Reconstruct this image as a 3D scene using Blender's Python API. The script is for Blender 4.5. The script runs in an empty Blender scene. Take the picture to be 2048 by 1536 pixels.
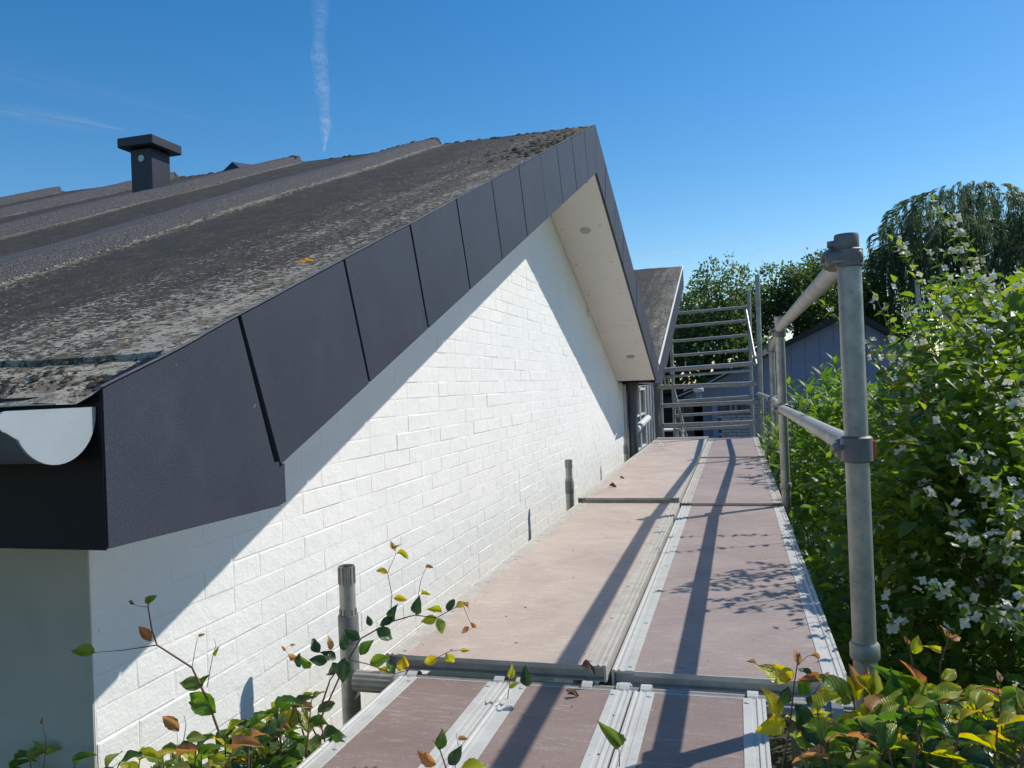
import bpy, math, random
import numpy as np
from mathutils import Vector, Matrix, Euler, noise as mnoise

scene = bpy.context.scene
rng = random.Random(11)
nrg = np.random.default_rng(5)

# ------------------------------------------------------------------ camera
FPX = 1604.0
YAW, PITCH, ROLL = math.radians(15.58), math.radians(0.2266), math.radians(-2.212)
fwd = Vector((-math.sin(YAW) * math.cos(PITCH), math.cos(YAW) * math.cos(PITCH), math.sin(PITCH)))
right0 = Vector((math.cos(YAW), math.sin(YAW), 0))
up0 = right0.cross(fwd)
RIGHT = math.cos(ROLL) * right0 + math.sin(ROLL) * up0
UP = -math.sin(ROLL) * right0 + math.cos(ROLL) * up0
FWD = fwd
cam_data = bpy.data.cameras.new('camera')
cam_data.sensor_width = 36.0
cam_data.lens = FPX / 2048.0 * 36.0
cam_data.clip_start = 0.05
cam_data.clip_end = 40000
cam = bpy.data.objects.new('camera', cam_data)
scene.collection.objects.link(cam)
cam.matrix_world = Matrix(((RIGHT.x, UP.x, -FWD.x, 0), (RIGHT.y, UP.y, -FWD.y, 0), (RIGHT.z, UP.z, -FWD.z, 0), (0, 0, 0, 1)))
scene.camera = cam

# ------------------------------------------------------------------ light
SUN = Vector((0.71, 0.60, 1.0)).normalized()
world = bpy.data.worlds.new('World')
scene.world = world
world.use_nodes = True
wn, wl = world.node_tree.nodes, world.node_tree.links
wn.clear()
sky = wn.new('ShaderNodeTexSky')
sky.sky_type = 'NISHITA'
sky.sun_disc = False
sky.sun_elevation = math.asin(SUN.z)
sky.sun_rotation = math.atan2(SUN.x, SUN.y)
sky.altitude = 0
sky.air_density = 1.0
sky.dust_density = 0.2
sky.ozone_density = 1.6
bg = wn.new('ShaderNodeBackground')
bg.inputs[1].default_value = 0.135
wo = wn.new('ShaderNodeOutputWorld')
hs_ = wn.new('ShaderNodeHueSaturation'); hs_.inputs['Saturation'].default_value = 1.42; hs_.inputs['Value'].default_value = 1.0; hs_.inputs['Hue'].default_value = 0.499
wl.new(sky.outputs[0], hs_.inputs['Color']); wl.new(hs_.outputs[0], bg.inputs[0])
wl.new(bg.outputs[0], wo.inputs[0])
sd = bpy.data.lights.new('sun', 'SUN')
sd.energy = 4.6
sd.angle = math.radians(0.5)
sd.color = (1.0, 0.95, 0.865)
so = bpy.data.objects.new('sun', sd)
so.rotation_euler = SUN.to_track_quat('Z', 'Y').to_euler()
so.location = (20, 15, 30)
scene.collection.objects.link(so)
scene.view_settings.view_transform = 'Standard'
scene.view_settings.look = 'None'
scene.view_settings.exposure = 0.0
scene.view_settings.gamma = 1.0
scene.view_settings.use_curve_mapping = False
scene.render.engine = 'CYCLES'
scene.cycles.max_bounces = 8
scene.cycles.transparent_max_bounces = 24

COL = scene.collection
GZ = -2.7          # ground level (eye level is z = 0)


# ------------------------------------------------------------------ helpers
def ray(px, py):
    return RIGHT * ((px - 1024) / FPX) + UP * (-(py - 768) / FPX) + FWD


def at(px, py, Y):
    r = ray(px, py)
    return r * (Y / r.y)


def link(o, parent=None):
    COL.objects.link(o)
    if parent is not None:
        o.parent = parent
        o.matrix_parent_inverse = Matrix.Identity(4)
        pw = parent_world(parent)
        o.matrix_basis = pw.inverted() @ o.matrix_basis
    return o


def parent_world(o):
    m = o.matrix_basis.copy()
    p = o.parent
    while p is not None:
        m = p.matrix_basis @ m
        p = p.parent
    return m


def thing(name, label, cat, loc=(0, 0, 0), group=None):
    o = bpy.data.objects.new(name, None)
    o.empty_display_size = 0.2
    o.location = loc
    COL.objects.link(o)
    o['label'] = label
    o['category'] = cat
    if group:
        o['group'] = group
    return o


def tag(o, label=None, cat=None, group=None, kind=None):
    if label: o['label'] = label
    if cat: o['category'] = cat
    if group: o['group'] = group
    if kind: o['kind'] = kind
    return o


def obj(name, me, parent=None, mat=None, loc=None):
    if mat is not None and not me.materials:
        me.materials.append(mat)
    o = bpy.data.objects.new(name, me)
    if loc is not None:
        o.location = loc
    return link(o, parent)


class MB:
    """collects verts / faces into one mesh"""
    def __init__(self):
        self.v, self.f = [], []

    def add(self, vs, fs):
        n = len(self.v)
        self.v += [tuple(v) for v in vs]
        self.f += [tuple(i + n for i in f) for f in fs]
        return self

    def box(self, x0, x1, y0, y1, z0, z1, b=0.0):
        if b <= 0:
            vs = [(x, y, z) for z in (z0, z1) for y in (y0, y1) for x in (x0, x1)]
            fs = [(0, 2, 3, 1), (4, 5, 7, 6), (0, 1, 5, 4), (2, 6, 7, 3), (0, 4, 6, 2), (1, 3, 7, 5)]
            return self.add(vs, fs)
        # chamfered box
        vs, idx = [], {}
        X, Y, Z = (x0, x1), (y0, y1), (z0, z1)
        for i in (0, 1):
            for j in (0, 1):
                for k in (0, 1):
                    sx, sy, sz = (b if i == 0 else -b), (b if j == 0 else -b), (b if k == 0 else -b)
                    for a, (dx, dy, dz) in enumerate(((0, sy, sz), (sx, 0, sz), (sx, sy, 0))):
                        idx[(i, j, k, a)] = len(vs)
                        vs.append((X[i] + dx, Y[j] + dy, Z[k] + dz))
        g = lambda i, j, k, a: idx[(i, j, k, a)]
        fs = []
        for s in (0, 1):
            q = [g(s, 0, 0, 0), g(s, 1, 0, 0), g(s, 1, 1, 0), g(s, 0, 1, 0)]
            fs.append(q if s else q[::-1])
            q = [g(0, s, 0, 1), g(1, s, 0, 1), g(1, s, 1, 1), g(0, s, 1, 1)]
            fs.append(q[::-1] if s else q)
            q = [g(0, 0, s, 2), g(1, 0, s, 2), g(1, 1, s, 2), g(0, 1, s, 2)]
            fs.append(q if s else q[::-1])
        for s in (0, 1):
            for t in (0, 1):
                q = [g(s, t, 0, 0), g(s, t, 1, 0), g(s, t, 1, 1), g(s, t, 0, 1)]; fs.append(q)
                q = [g(s, 0, t, 0), g(s, 1, t, 0), g(s, 1, t, 2), g(s, 0, t, 2)]; fs.append(q)
                q = [g(0, s, t, 1), g(1, s, t, 1), g(1, s, t, 2), g(0, s, t, 2)]; fs.append(q)
        for i in (0, 1):
            for j in (0, 1):
                for k in (0, 1):
                    fs.append((g(i, j, k, 0), g(i, j, k, 1), g(i, j, k, 2)))
        return self.add(vs, fs)

    def tube(self, pts, rad, n=16, cap=True):
        pts = [Vector(p) for p in pts]
        if not hasattr(rad, '__len__'):
            rad = [rad] * len(pts)
        base = len(self.v)
        d0 = (pts[1] - pts[0]).normalized()
        ref = Vector((0, 0, 1)) if abs(d0.z) < 0.9 else Vector((1, 0, 0))
        u = d0.cross(ref).normalized()
        for i, p in enumerate(pts):
            if i == 0: d = pts[1] - pts[0]
            elif i == len(pts) - 1: d = pts[-1] - pts[-2]
            else: d = (pts[i + 1] - pts[i]).normalized() + (pts[i] - pts[i - 1]).normalized()
            if d.length < 1e-9: d = d0
            d = d.normalized()
            u = (u - d * u.dot(d))
            u = u.normalized() if u.length > 1e-6 else d.orthogonal().normalized()
            w = d.cross(u)
            for k in range(n):
                a = 2 * math.pi * k / n
                self.v.append(tuple(p + (u * math.cos(a) + w * math.sin(a)) * rad[i]))
        for i in range(len(pts) - 1):
            for k in range(n):
                a, b = base + i * n + k, base + i * n + (k + 1) % n
                self.f.append((a, b, b + n, a + n))
        if cap:
            self.f.append(tuple(base + k for k in range(n))[::-1])
            e = base + (len(pts) - 1) * n
            self.f.append(tuple(e + k for k in range(n)))
        return self

    def prism(self, prof, axis, a, b):
        """closed 2-D outline extruded from a to b along axis ('x': prof=(y,z); 'y': prof=(x,z))"""
        n = len(prof)
        mk = (lambda p, t: (t, p[0], p[1])) if axis == 'x' else ((lambda p, t: (p[0], t, p[1])) if axis == 'y' else (lambda p, t: (p[0], p[1], t)))
        vs = [mk(p, a) for p in prof] + [mk(p, b) for p in prof]
        fs = [tuple(range(n))[::-1], tuple(range(n, 2 * n))]
        fs += [(i, (i + 1) % n, n + (i + 1) % n, n + i) for i in range(n)]
        return self.add(vs, fs)

    def mesh(self, name='m', smooth=False, fix=True):
        me = bpy.data.meshes.new(name)
        me.from_pydata(self.v, [], self.f)
        if fix:
            import bmesh
            bm = bmesh.new(); bm.from_mesh(me)
            bmesh.ops.recalc_face_normals(bm, faces=bm.faces)
            bm.to_mesh(me); bm.free()
        if smooth:
            me.shade_smooth()
            try:
                me.set_sharp_from_angle(angle=math.radians(38))
            except Exception:
                pass
        me.update()
        return me

    def build(self, name, mat, parent=None, smooth=False):
        return obj(name, self.mesh(name, smooth), parent, mat)


# ------------------------------------------------------------------ materials
def nt(name):
    m = bpy.data.materials.new(name)
    m.use_nodes = True
    n, l = m.node_tree.nodes, m.node_tree.links
    p = n['Principled BSDF']
    return m, n, l, p


def noise_node(n, l, scale, detail=4, rough=0.55, vec=None, dist=0.0):
    t = n.new('ShaderNodeTexNoise')
    t.inputs['Scale'].default_value = scale
    t.inputs['Detail'].default_value = detail
    t.inputs['Roughness'].default_value = rough
    t.inputs['Distortion'].default_value = dist
    if vec is not None: l.new(vec, t.inputs['Vector'])
    return t


def ramp(n, l, src, stops):
    r = n.new('ShaderNodeValToRGB')
    e = r.color_ramp.elements
    while len(e) < len(stops): e.new(0.5)
    for k, (p, c) in enumerate(stops):
        e[k].position = p
        e[k].color = (c, c, c, 1) if not hasattr(c, '__len__') else (c[0], c[1], c[2], 1)
    if src is not None: l.new(src, r.inputs[0])
    return r


def mixc(n, l, fac, a, b, mode='MIX'):
    m = n.new('ShaderNodeMix')
    m.data_type = 'RGBA'
    m.blend_type = mode
    for s, v in ((0, fac), (6, a), (7, b)):
        if isinstance(v, bpy.types.NodeSocket): l.new(v, m.inputs[s])
        elif s == 0: m.inputs[0].default_value = v
        else: m.inputs[s].default_value = (v[0], v[1], v[2], 1)
    return m.outputs[2]


def math_n(n, l, op, a, b=None, c=None):
    m = n.new('ShaderNodeMath'); m.operation = op
    for i, v in enumerate((a, b, c)):
        if v is None: continue
        if isinstance(v, bpy.types.NodeSocket): l.new(v, m.inputs[i])
        else: m.inputs[i].default_value = v
    return m.outputs[0]


def geo_pos(n):
    return n.new('ShaderNodeNewGeometry').outputs['Position']


def bump(n, l, p, h, strength=0.3, dist=0.01):
    b = n.new('ShaderNodeBump')
    b.inputs['Strength'].default_value = strength
    b.inputs['Distance'].default_value = dist
    l.new(h, b.inputs['Height'])
    l.new(b.outputs[0], p.inputs['Normal'])
    return b


def basic(name, col, rough=0.6, metal=0.0, var=0.12, scale=8, bstr=0.0, bscale=60, bdist=0.003, spec=0.5, fine=0.0, fscale=400):
    m, n, l, p = nt(name)
    pos = geo_pos(n)
    a = noise_node(n, l, scale, 5, 0.6, pos)
    dark = tuple(c * (1 - var) for c in col); lite = tuple(min(1, c * (1 + var)) for c in col)
    r = ramp(n, l, a.outputs[0], [(0.3, dark), (0.7, lite)])
    out = r.outputs[0]
    if fine > 0:
        f = noise_node(n, l, fscale, 2, 0.7, pos)
        fr = ramp(n, l, f.outputs[0], [(0.3, 1 - fine), (0.7, 1 + fine)])
        out = mixc(n, l, 1.0, out, fr.outputs[0], 'MULTIPLY')
    l.new(out, p.inputs['Base Color'])
    p.inputs['Roughness'].default_value = rough
    p.inputs['Metallic'].default_value = metal
    p.inputs['Specular IOR Level'].default_value = spec
    if bstr > 0:
        b = noise_node(n, l, bscale, 4, 0.6, pos)
        bump(n, l, p, b.outputs[0], bstr, bdist)
    return m


def paint_white():
    m, n, l, p = nt('white_masonry_paint')
    pos = geo_pos(n)
    a = noise_node(n, l, 2.2, 5, 0.6, pos)
    r = ramp(n, l, a.outputs[0], [(0.3, (0.81, 0.80, 0.765)), (0.7, (0.865, 0.855, 0.82))])
    s = noise_node(n, l, 26, 3, 0.6, pos)
    sr = ramp(n, l, s.outputs[0], [(0.70, 1.0), (0.78, 0.86)])
    l.new(mixc(n, l, 1.0, r.outputs[0], sr.outputs[0], 'MULTIPLY'), p.inputs['Base Color'])
    p.inputs['Roughness'].default_value = 0.75
    b1 = noise_node(n, l, 16, 4, 0.6, pos)
    b2 = noise_node(n, l, 130, 3, 0.6, pos)
    h = math_n(n, l, 'MULTIPLY_ADD', b2.outputs[0], 0.25, b1.outputs[0])
    bump(n, l, p, h, 0.5, 0.008)
    return m


def roof_felt():
    m, n, l, p = nt('weathered_roofing_felt')
    pos = geo_pos(n)
    sx = n.new('ShaderNodeSeparateXYZ'); l.new(pos, sx.inputs[0])
    x, y = sx.outputs[0], sx.outputs[1]
    warp = noise_node(n, l, 3.0, 3, 0.6, pos)
    xw = math_n(n, l, 'ADD', x, math_n(n, l, 'MULTIPLY', math_n(n, l, 'SUBTRACT', warp.outputs[0], 0.5), 0.10))
    # distance left of the last lap edge (laps every 1.12 m starting at x = -1.98)
    tt = math_n(n, l, 'SUBTRACT', -1.98, xw)
    ex = math_n(n, l, 'FLOORED_MODULO', math_n(n, l, 'SUBTRACT', -1.98, x), 1.12)
    d = ex
    left = math_n(n, l, 'LESS_THAN', x, -1.98)
    band = math_n(n, l, 'MULTIPLY', left, ramp(n, l, math_n(n, l, 'ADD', d, math_n(n, l, 'MULTIPLY', math_n(n, l, 'SUBTRACT', warp.outputs[0], .5), .25)), [(0.20, 1.0), (0.42, 0.0)]).outputs[0])
    # granules
    fine = noise_node(n, l, 260, 3, 0.8, pos)
    med = noise_node(n, l, 34, 5, 0.7, pos)
    big = noise_node(n, l, 2.3, 5, 0.6, pos)
    base = ramp(n, l, fine.outputs[0], [(0.32, (0.022, 0.021, 0.019)), (0.5, (0.046, 0.045, 0.041)), (0.72, (0.115, 0.110, 0.10))]).outputs[0]
    clean = ramp(n, l, fine.outputs[0], [(0.35, (0.032, 0.032, 0.037)), (0.5, (0.078, 0.077, 0.085)), (0.68, (0.25, 0.245, 0.26))]).outputs[0]
    # brown / olive staining
    st = ramp(n, l, noise_node(n, l, 7.5, 5, 0.65, pos).outputs[0], [(0.48, 0.0), (0.66, 0.7)]).outputs[0]
    base = mixc(n, l, st, base, (0.075, 0.066, 0.050))
    # pale crust lichen flecks: more of them by the verge, the eave and just below the laps
    verge = ramp(n, l, math_n(n, l, 'MULTIPLY', math_n(n, l, 'ADD', x, 0.86), -1.0), [(0.05, 1.0), (0.75, 0.0)]).outputs[0]
    eave = ramp(n, l, math_n(n, l, 'SUBTRACT', y, 0.9), [(0.05, 1.0), (0.9, 0.0)]).outputs[0]
    lap = ramp(n, l, ex, [(0.90, 0.0), (0.99, 1.0), ]).outputs[0]
    lapm = math_n(n, l, 'MULTIPLY', ramp(n, l, math_n(n, l, 'DIVIDE', ex, 1.12), [(0.86, 0.0), (0.965, 1.0)]).outputs[0], 1.0)
    amt = math_n(n, l, 'ADD', math_n(n, l, 'MULTIPLY', verge, 0.125), math_n(n, l, 'MULTIPLY', eave, 0.09))
    amt = math_n(n, l, 'ADD', amt, math_n(n, l, 'MULTIPLY', lapm, 0.13))
    amt = math_n(n, l, 'ADD', amt, math_n(n, l, 'MULTIPLY', math_n(n, l, 'SUBTRACT', big.outputs[0], 0.5), 0.16))
    smap = n.new('ShaderNodeMapping'); smap.inputs['Scale'].default_value = (11, 0.9, 1); l.new(pos, smap.inputs[0])
    strk = noise_node(n, l, 1.0, 4, 0.65, smap.outputs[0], 0.3)
    amt = math_n(n, l, 'ADD', amt, math_n(n, l, 'MULTIPLY', math_n(n, l, 'SUBTRACT', strk.outputs[0], 0.5), 0.22))
    vmap = n.new('ShaderNodeMapping'); vmap.inputs['Scale'].default_value = (1.0, 1.7, 1.0); l.new(pos, vmap.inputs[0])
    lic = noise_node(n, l, 46, 4, 0.62, vmap.outputs[0], 0.4)
    lic2 = noise_node(n, l, 110, 3, 0.6, vmap.outputs[0], 0.3)
    licv = math_n(n, l, 'ADD', math_n(n, l, 'ADD', math_n(n, l, 'MULTIPLY', lic.outputs[0], .55), math_n(n, l, 'MULTIPLY', lic2.outputs[0], .45)), amt)
    licm = ramp(n, l, licv, [(0.62, 0.0), (0.665, 1.0)]).outputs[0]
    base = mixc(n, l, licm, base, mixc(n, l, med.outputs[0], (0.22, 0.20, 0.155), (0.62, 0.58, 0.48)))
    # brown crust near verge
    brn = ramp(n, l, math_n(n, l, 'ADD', noise_node(n, l, 17, 5, 0.7, pos).outputs[0], math_n(n, l, 'MULTIPLY', verge, 0.06)), [(0.565, 0.0), (0.63, 0.75)]).outputs[0]
    base = mixc(n, l, brn, base, (0.13, 0.095, 0.062))
    col = mixc(n, l, band, base, clean)
    l.new(col, p.inputs['Base Color'])
    p.inputs['Roughness'].default_value = 0.9
    p.inputs['Specular IOR Level'].default_value = 0.25
    h = math_n(n, l, 'ADD', math_n(n, l, 'MULTIPLY', licm, 0.5), math_n(n, l, 'ADD', fine.outputs[0], math_n(n, l, 'MULTIPLY', med.outputs[0], 0.8)))
    bump(n, l, p, h, 0.9, 0.006)
    return m


def granite_panel():
    m, n, l, p = nt('blue_grey_fascia_board')
    pos = geo_pos(n)
    f = noise_node(n, l, 420, 2, 0.8, pos)
    a = ramp(n, l, f.outputs[0], [(0.3, (0.026, 0.030, 0.044)), (0.55, (0.038, 0.044, 0.062)), (0.72, (0.085, 0.096, 0.122))]).outputs[0]
    g = noise_node(n, l, 5, 5, 0.65, pos)
    r = ramp(n, l, g.outputs[0], [(0.3, 0.88), (0.7, 1.14)]).outputs[0]
    d = noise_node(n, l, 42, 2, 0.5, pos)
    dr = ramp(n, l, d.outputs[0], [(0.735, 0.0), (0.77, 0.5)]).outputs[0]
    c = mixc(n, l, 1.0, a, r, 'MULTIPLY')
    c = mixc(n, l, dr, c, (0.2, 0.2, 0.2))
    mp = n.new('ShaderNodeMapping'); mp.inputs['Scale'].default_value = (1, 1.6, 1.2); l.new(pos, mp.inputs[0])
    stn = noise_node(n, l, 5, 5, 0.7, mp.outputs[0])
    sm = ramp(n, l, stn.outputs[0], [(0.55, 0.0), (0.8, 0.16)]).outputs[0]
    c = mixc(n, l, sm, c, (0.13, 0.135, 0.15))
    l.new(c, p.inputs['Base Color'])
    p.inputs['Specular IOR Level'].default_value = 0.35
    p.inputs['Roughness'].default_value = 0.6
    bump(n, l, p, f.outputs[0], 0.25, 0.001)
    return m


def plywood(name, c1, c2, scuff):
    m, n, l, p = nt(name)
    pos = geo_pos(n)
    oi = n.new('ShaderNodeObjectInfo')
    a = noise_node(n, l, 3.5, 6, 0.65, pos, 0.5)
    r = ramp(n, l, a.outputs[0], [(0.32, c1), (0.68, c2)]).outputs[0]
    mp = n.new('ShaderNodeMapping'); mp.inputs['Scale'].default_value = (4, 22, 4); mp.inputs['Rotation'].default_value = (0, 0, 0.12)
    l.new(pos, mp.inputs[0])
    g = noise_node(n, l, 3.0, 5, 0.75, mp.outputs[0], 0.8)
    gr = ramp(n, l, g.outputs[0], [(0.55, 0.0), (0.68, 0.7)]).outputs[0]
    c = mixc(n, l, gr, r, scuff)
    mp2 = n.new('ShaderNodeMapping'); mp2.inputs['Scale'].default_value = (30, 5, 4); mp2.inputs['Rotation'].default_value = (0, 0, -0.5)
    l.new(pos, mp2.inputs[0])
    g2 = noise_node(n, l, 3.0, 3, 0.8, mp2.outputs[0], 1.5)
    gr2 = ramp(n, l, g2.outputs[0], [(0.66, 0.0), (0.71, 0.4)]).outputs[0]
    c = mixc(n, l, gr2, c, tuple(v * 0.6 for v in c1))
    f = noise_node(n, l, 150, 2, 0.6, pos)
    sp = ramp(n, l, f.outputs[0], [(0.30, 0.90), (0.7, 1.08)]).outputs[0]
    c = mixc(n, l, 1.0, c, sp, 'MULTIPLY')
    d = noise_node(n, l, 34, 2, 0.5, pos)
    dm = ramp(n, l, d.outputs[0], [(0.755, 0.0), (0.775, 0.85)]).outputs[0]
    c = mixc(n, l, dm, c, (0.07, 0.05, 0.045))
    l.new(c, p.inputs['Base Color'])
    p.inputs['Roughness'].default_value = 0.58
    bump(n, l, p, f.outputs[0], 0.25, 0.0015)
    return m


def alu(name, col=(0.50, 0.505, 0.49), rough=0.5, metal=0.55, streak=0.25, dirt=(0.2, 0.18, 0.15)):
    m, n, l, p = nt(name)
    pos = geo_pos(n)
    a = noise_node(n, l, 14, 5, 0.7, pos)
    r = ramp(n, l, a.outputs[0], [(0.3, tuple(c * (1 - streak) for c in col)), (0.65, tuple(min(1, c * (1 + streak * 0.6)) for c in col))]).outputs[0]
    d = noise_node(n, l, 48, 3, 0.6, pos)
    dm = ramp(n, l, d.outputs[0], [(0.66, 0.0), (0.74, 0.7)]).outputs[0]
    l.new(mixc(n, l, dm, r, dirt), p.inputs['Base Color'])
    p.inputs['Metallic'].default_value = metal
    rr = ramp(n, l, a.outputs[0], [(0.3, rough + 0.12), (0.7, rough - 0.08)]).outputs[0]
    l.new(rr, p.inputs['Roughness'])
    b = noise_node(n, l, 90, 3, 0.6, pos)
    bump(n, l, p, b.outputs[0], 0.15, 0.001)
    return m


def leaf_mat(name, c_a, c_b, c_c=None, rough=0.38, trans=0.35, tcol=None, vein=True, tip=None, spec=0.5):
    m, n, l, p = nt(name)
    oi = n.new('ShaderNodeObjectInfo')
    at_ = n.new('ShaderNodeAttribute'); at_.attribute_name = 'rnd'
    v = math_n(n, l, 'FRACT', math_n(n, l, 'ADD', math_n(n, l, 'MULTIPLY', oi.outputs['Random'], 1.0), at_.outputs['Fac']))
    stops = [(0.0, c_a), (0.6, c_b)] + ([(1.0, c_c)] if c_c else [])
    c = ramp(n, l, v, stops).outputs[0]
    uvn = n.new('ShaderNodeUVMap')
    s = n.new('ShaderNodeSeparateXYZ'); l.new(uvn.outputs[0], s.inputs[0])
    au = math_n(n, l, 'ABSOLUTE', math_n(n, l, 'SUBTRACT', s.outputs[0], 0.5))
    if tip is not None:
        blot = noise_node(n, l, 60, 3, 0.6, geo_pos(n))
        e = math_n(n, l, 'ADD', math_n(n, l, 'MULTIPLY', au, 1.2), math_n(n, l, 'MULTIPLY', math_n(n, l, 'SUBTRACT', blot.outputs[0], 0.5), 1.6))
        e = math_n(n, l, 'ADD', e, math_n(n, l, 'MULTIPLY', s.outputs[1], 0.3))
        em = ramp(n, l, e, [(0.68, 0.0), (0.95, 0.75)]).outputs[0]
        c = mixc(n, l, em, c, tip)
    if vein:
        ph = math_n(n, l, 'SUBTRACT', math_n(n, l, 'MULTIPLY', s.outputs[1], 9.0), math_n(n, l, 'MULTIPLY', au, 6.0))
        fr = math_n(n, l, 'ABSOLUTE', math_n(n, l, 'SUBTRACT', math_n(n, l, 'FRACT', ph), 0.5))
        vn = ramp(n, l, fr, [(0.0, 1.0), (0.10, 0.0)]).outputs[0]
        mid = ramp(n, l, au, [(0.012, 1.0), (0.035, 0.0)]).outputs[0]
        vv = math_n(n, l, 'MAXIMUM', math_n(n, l, 'MULTIPLY', vn, 0.5), mid)
        c = mixc(n, l, math_n(n, l, 'MULTIPLY', vv, 0.35), c, tuple(min(1, x * 1.5 + 0.05) for x in c_b))
        hw = math_n(n, l, 'MULTIPLY', fr, 2.0)
        bump(n, l, p, math_n(n, l, 'SUBTRACT', hw, math_n(n, l, 'MULTIPLY', mid, 1.0)), 0.5, 0.0012)
    l.new(c, p.inputs['Base Color'])
    p.inputs['Roughness'].default_value = rough
    p.inputs['Specular IOR Level'].default_value = spec
    tr = n.new('ShaderNodeBsdfTranslucent')
    hs = n.new('ShaderNodeHueSaturation')
    hs.inputs['Saturation'].default_value = 1.15
    hs.inputs['Value'].default_value = 2.1
    hs.inputs['Hue'].default_value = 0.485
    l.new(c, hs.inputs['Color'])
    if tcol: tr.inputs[0].default_value = (*tcol, 1)
    else: l.new(hs.outputs[0], tr.inputs[0])
    mx = n.new('ShaderNodeMixShader'); mx.inputs[0].default_value = trans
    l.new(p.outputs[0], mx.inputs[1]); l.new(tr.outputs[0], mx.inputs[2])
    l.new(mx.outputs[0], n['Material Output'].inputs[0])
    return m


M = {}
M['paint'] = paint_white()
M['render_shade'] = basic('shade_darkened_end_wall', (0.42, 0.425, 0.375), 0.8, var=0.14, scale=3, bstr=0.4, bscale=30)  # white wall darkened: its shade is put into the base colour
M['felt'] = roof_felt()
M['fascia'] = granite_panel()
M['dark'] = basic('joint_backing_and_eave_shade', (0.006, 0.007, 0.010), 0.6, spec=.3)  # near-black joint backing; also paints the shade on the near eave board
M['soffit'] = basic('off_white_soffit_board', (0.82, 0.79, 0.735), 0.7, var=0.03, scale=3)
M['soffit_screw'] = basic('grey_screw_head', (0.3, 0.28, 0.26), 0.5, metal=0.3)
M['light_rim'] = basic('satin_light_rim', (0.45, 0.44, 0.42), 0.35, metal=0.6)
M['light_glass'] = basic('frosted_light_glass', (0.42, 0.40, 0.37), 0.3)
M['zinc'] = alu('dull_zinc', (0.42, 0.47, 0.50), 0.5, 0.35, 0.12, (0.35, 0.36, 0.36))
M['zinc_dark'] = alu('blue_grey_zinc_trough', (0.11, 0.14, 0.16), 0.5, 0.2, 0.15)
M['edge_metal'] = basic('thin_edge_trim', (0.16, 0.155, 0.145), 0.5, var=0.3, scale=20)
M['chimney'] = basic('black_coated_metal', (0.022, 0.024, 0.036), 0.5, var=0.15, scale=12, fine=0.15)
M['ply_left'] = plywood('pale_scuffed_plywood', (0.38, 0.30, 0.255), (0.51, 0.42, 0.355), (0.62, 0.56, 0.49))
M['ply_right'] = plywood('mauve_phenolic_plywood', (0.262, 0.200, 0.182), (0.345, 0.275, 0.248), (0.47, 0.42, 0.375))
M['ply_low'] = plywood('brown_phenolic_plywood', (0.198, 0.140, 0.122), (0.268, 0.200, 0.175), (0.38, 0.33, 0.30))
M['ply_edge'] = basic('plywood_edge', (0.17, 0.145, 0.12), 0.8, var=0.3, scale=20)
M['deck_alu'] = alu('dusty_deck_aluminium', (0.50, 0.50, 0.475), 0.55, 0.15, 0.16, (0.36, 0.33, 0.29))
M['deck_alu_dirty'] = alu('dusty_worn_deck_aluminium', (0.43, 0.405, 0.36), 0.6, 0.1, 0.22, (0.28, 0.23, 0.19))
M['galv'] = alu('galvanised_tube', (0.37, 0.36, 0.325), 0.48, 0.55, 0.25, (0.13, 0.12, 0.10))
M['galv_pale'] = alu('pale_galvanised_rail', (0.42, 0.41, 0.375), 0.5, 0.45, 0.2, (0.25, 0.2, 0.15))
M['cast'] = alu('cast_coupler', (0.20, 0.19, 0.19), 0.55, 0.4, 0.2)
M['red'] = basic('red_wedge', (0.55, 0.05, 0.05), 0.5)
M['leaf_green'] = leaf_mat('beech_leaf_green', (0.045, 0.11, 0.018), (0.085, 0.18, 0.026), (0.15, 0.24, 0.04), 0.38, 0.45)
M['leaf_dark'] = leaf_mat('beech_leaf_dark', (0.022, 0.055, 0.022), (0.035, 0.08, 0.028), (0.05, 0.10, 0.03), 0.32, 0.22)
M['leaf_yellow'] = leaf_mat('beech_leaf_yellow', (0.24, 0.32, 0.035), (0.36, 0.38, 0.04), (0.46, 0.36, 0.05), 0.42, 0.45, tip=(0.48, 0.22, 0.05))
M['leaf_orange'] = leaf_mat('beech_leaf_orange', (0.36, 0.17, 0.07), (0.42, 0.27, 0.11), (0.36, 0.19, 0.10), 0.45, 0.35, tip=(0.22, 0.06, 0.04))
M['leaf_pale'] = leaf_mat('beech_leaf_pale', (0.09, 0.16, 0.035), (0.15, 0.22, 0.045), (0.24, 0.28, 0.06), 0.38, 0.42, tip=(0.34, 0.22, 0.06))
M['twig'] = basic('brown_twig', (0.17, 0.085, 0.055), 0.6, var=0.3, scale=30)
M['twig_green'] = basic('green_twig', (0.13, 0.12, 0.05), 0.6, var=0.3, scale=30)
M['bark'] = basic('grey_brown_bark', (0.09, 0.07, 0.05), 0.85, var=0.3, scale=14, bstr=0.6, bscale=40)
M['mock_leaf'] = leaf_mat('mock_orange_leaf', (0.04, 0.09, 0.02), (0.09, 0.17, 0.03), (0.17, 0.25, 0.045), 0.40, 0.48, vein=False)
M['mock_leaf_lit'] = leaf_mat('mock_orange_lit_leaf', (0.08, 0.15, 0.025), (0.12, 0.20, 0.03), (0.20, 0.24, 0.04), 0.42, 0.5, vein=False)  # brighter copy of the leaf, sunlight put into the colour
M['petal'] = leaf_mat('white_petal', (0.72, 0.72, 0.62), (0.80, 0.80, 0.74), (0.70, 0.66, 0.50), 0.6, 0.3, tcol=(0.7, 0.7, 0.55), vein=False)
M['laurel_leaf'] = leaf_mat('laurel_leaf', (0.055, 0.125, 0.022), (0.10, 0.19, 0.03), (0.17, 0.26, 0.04), 0.55, 0.42, vein=False)
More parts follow.
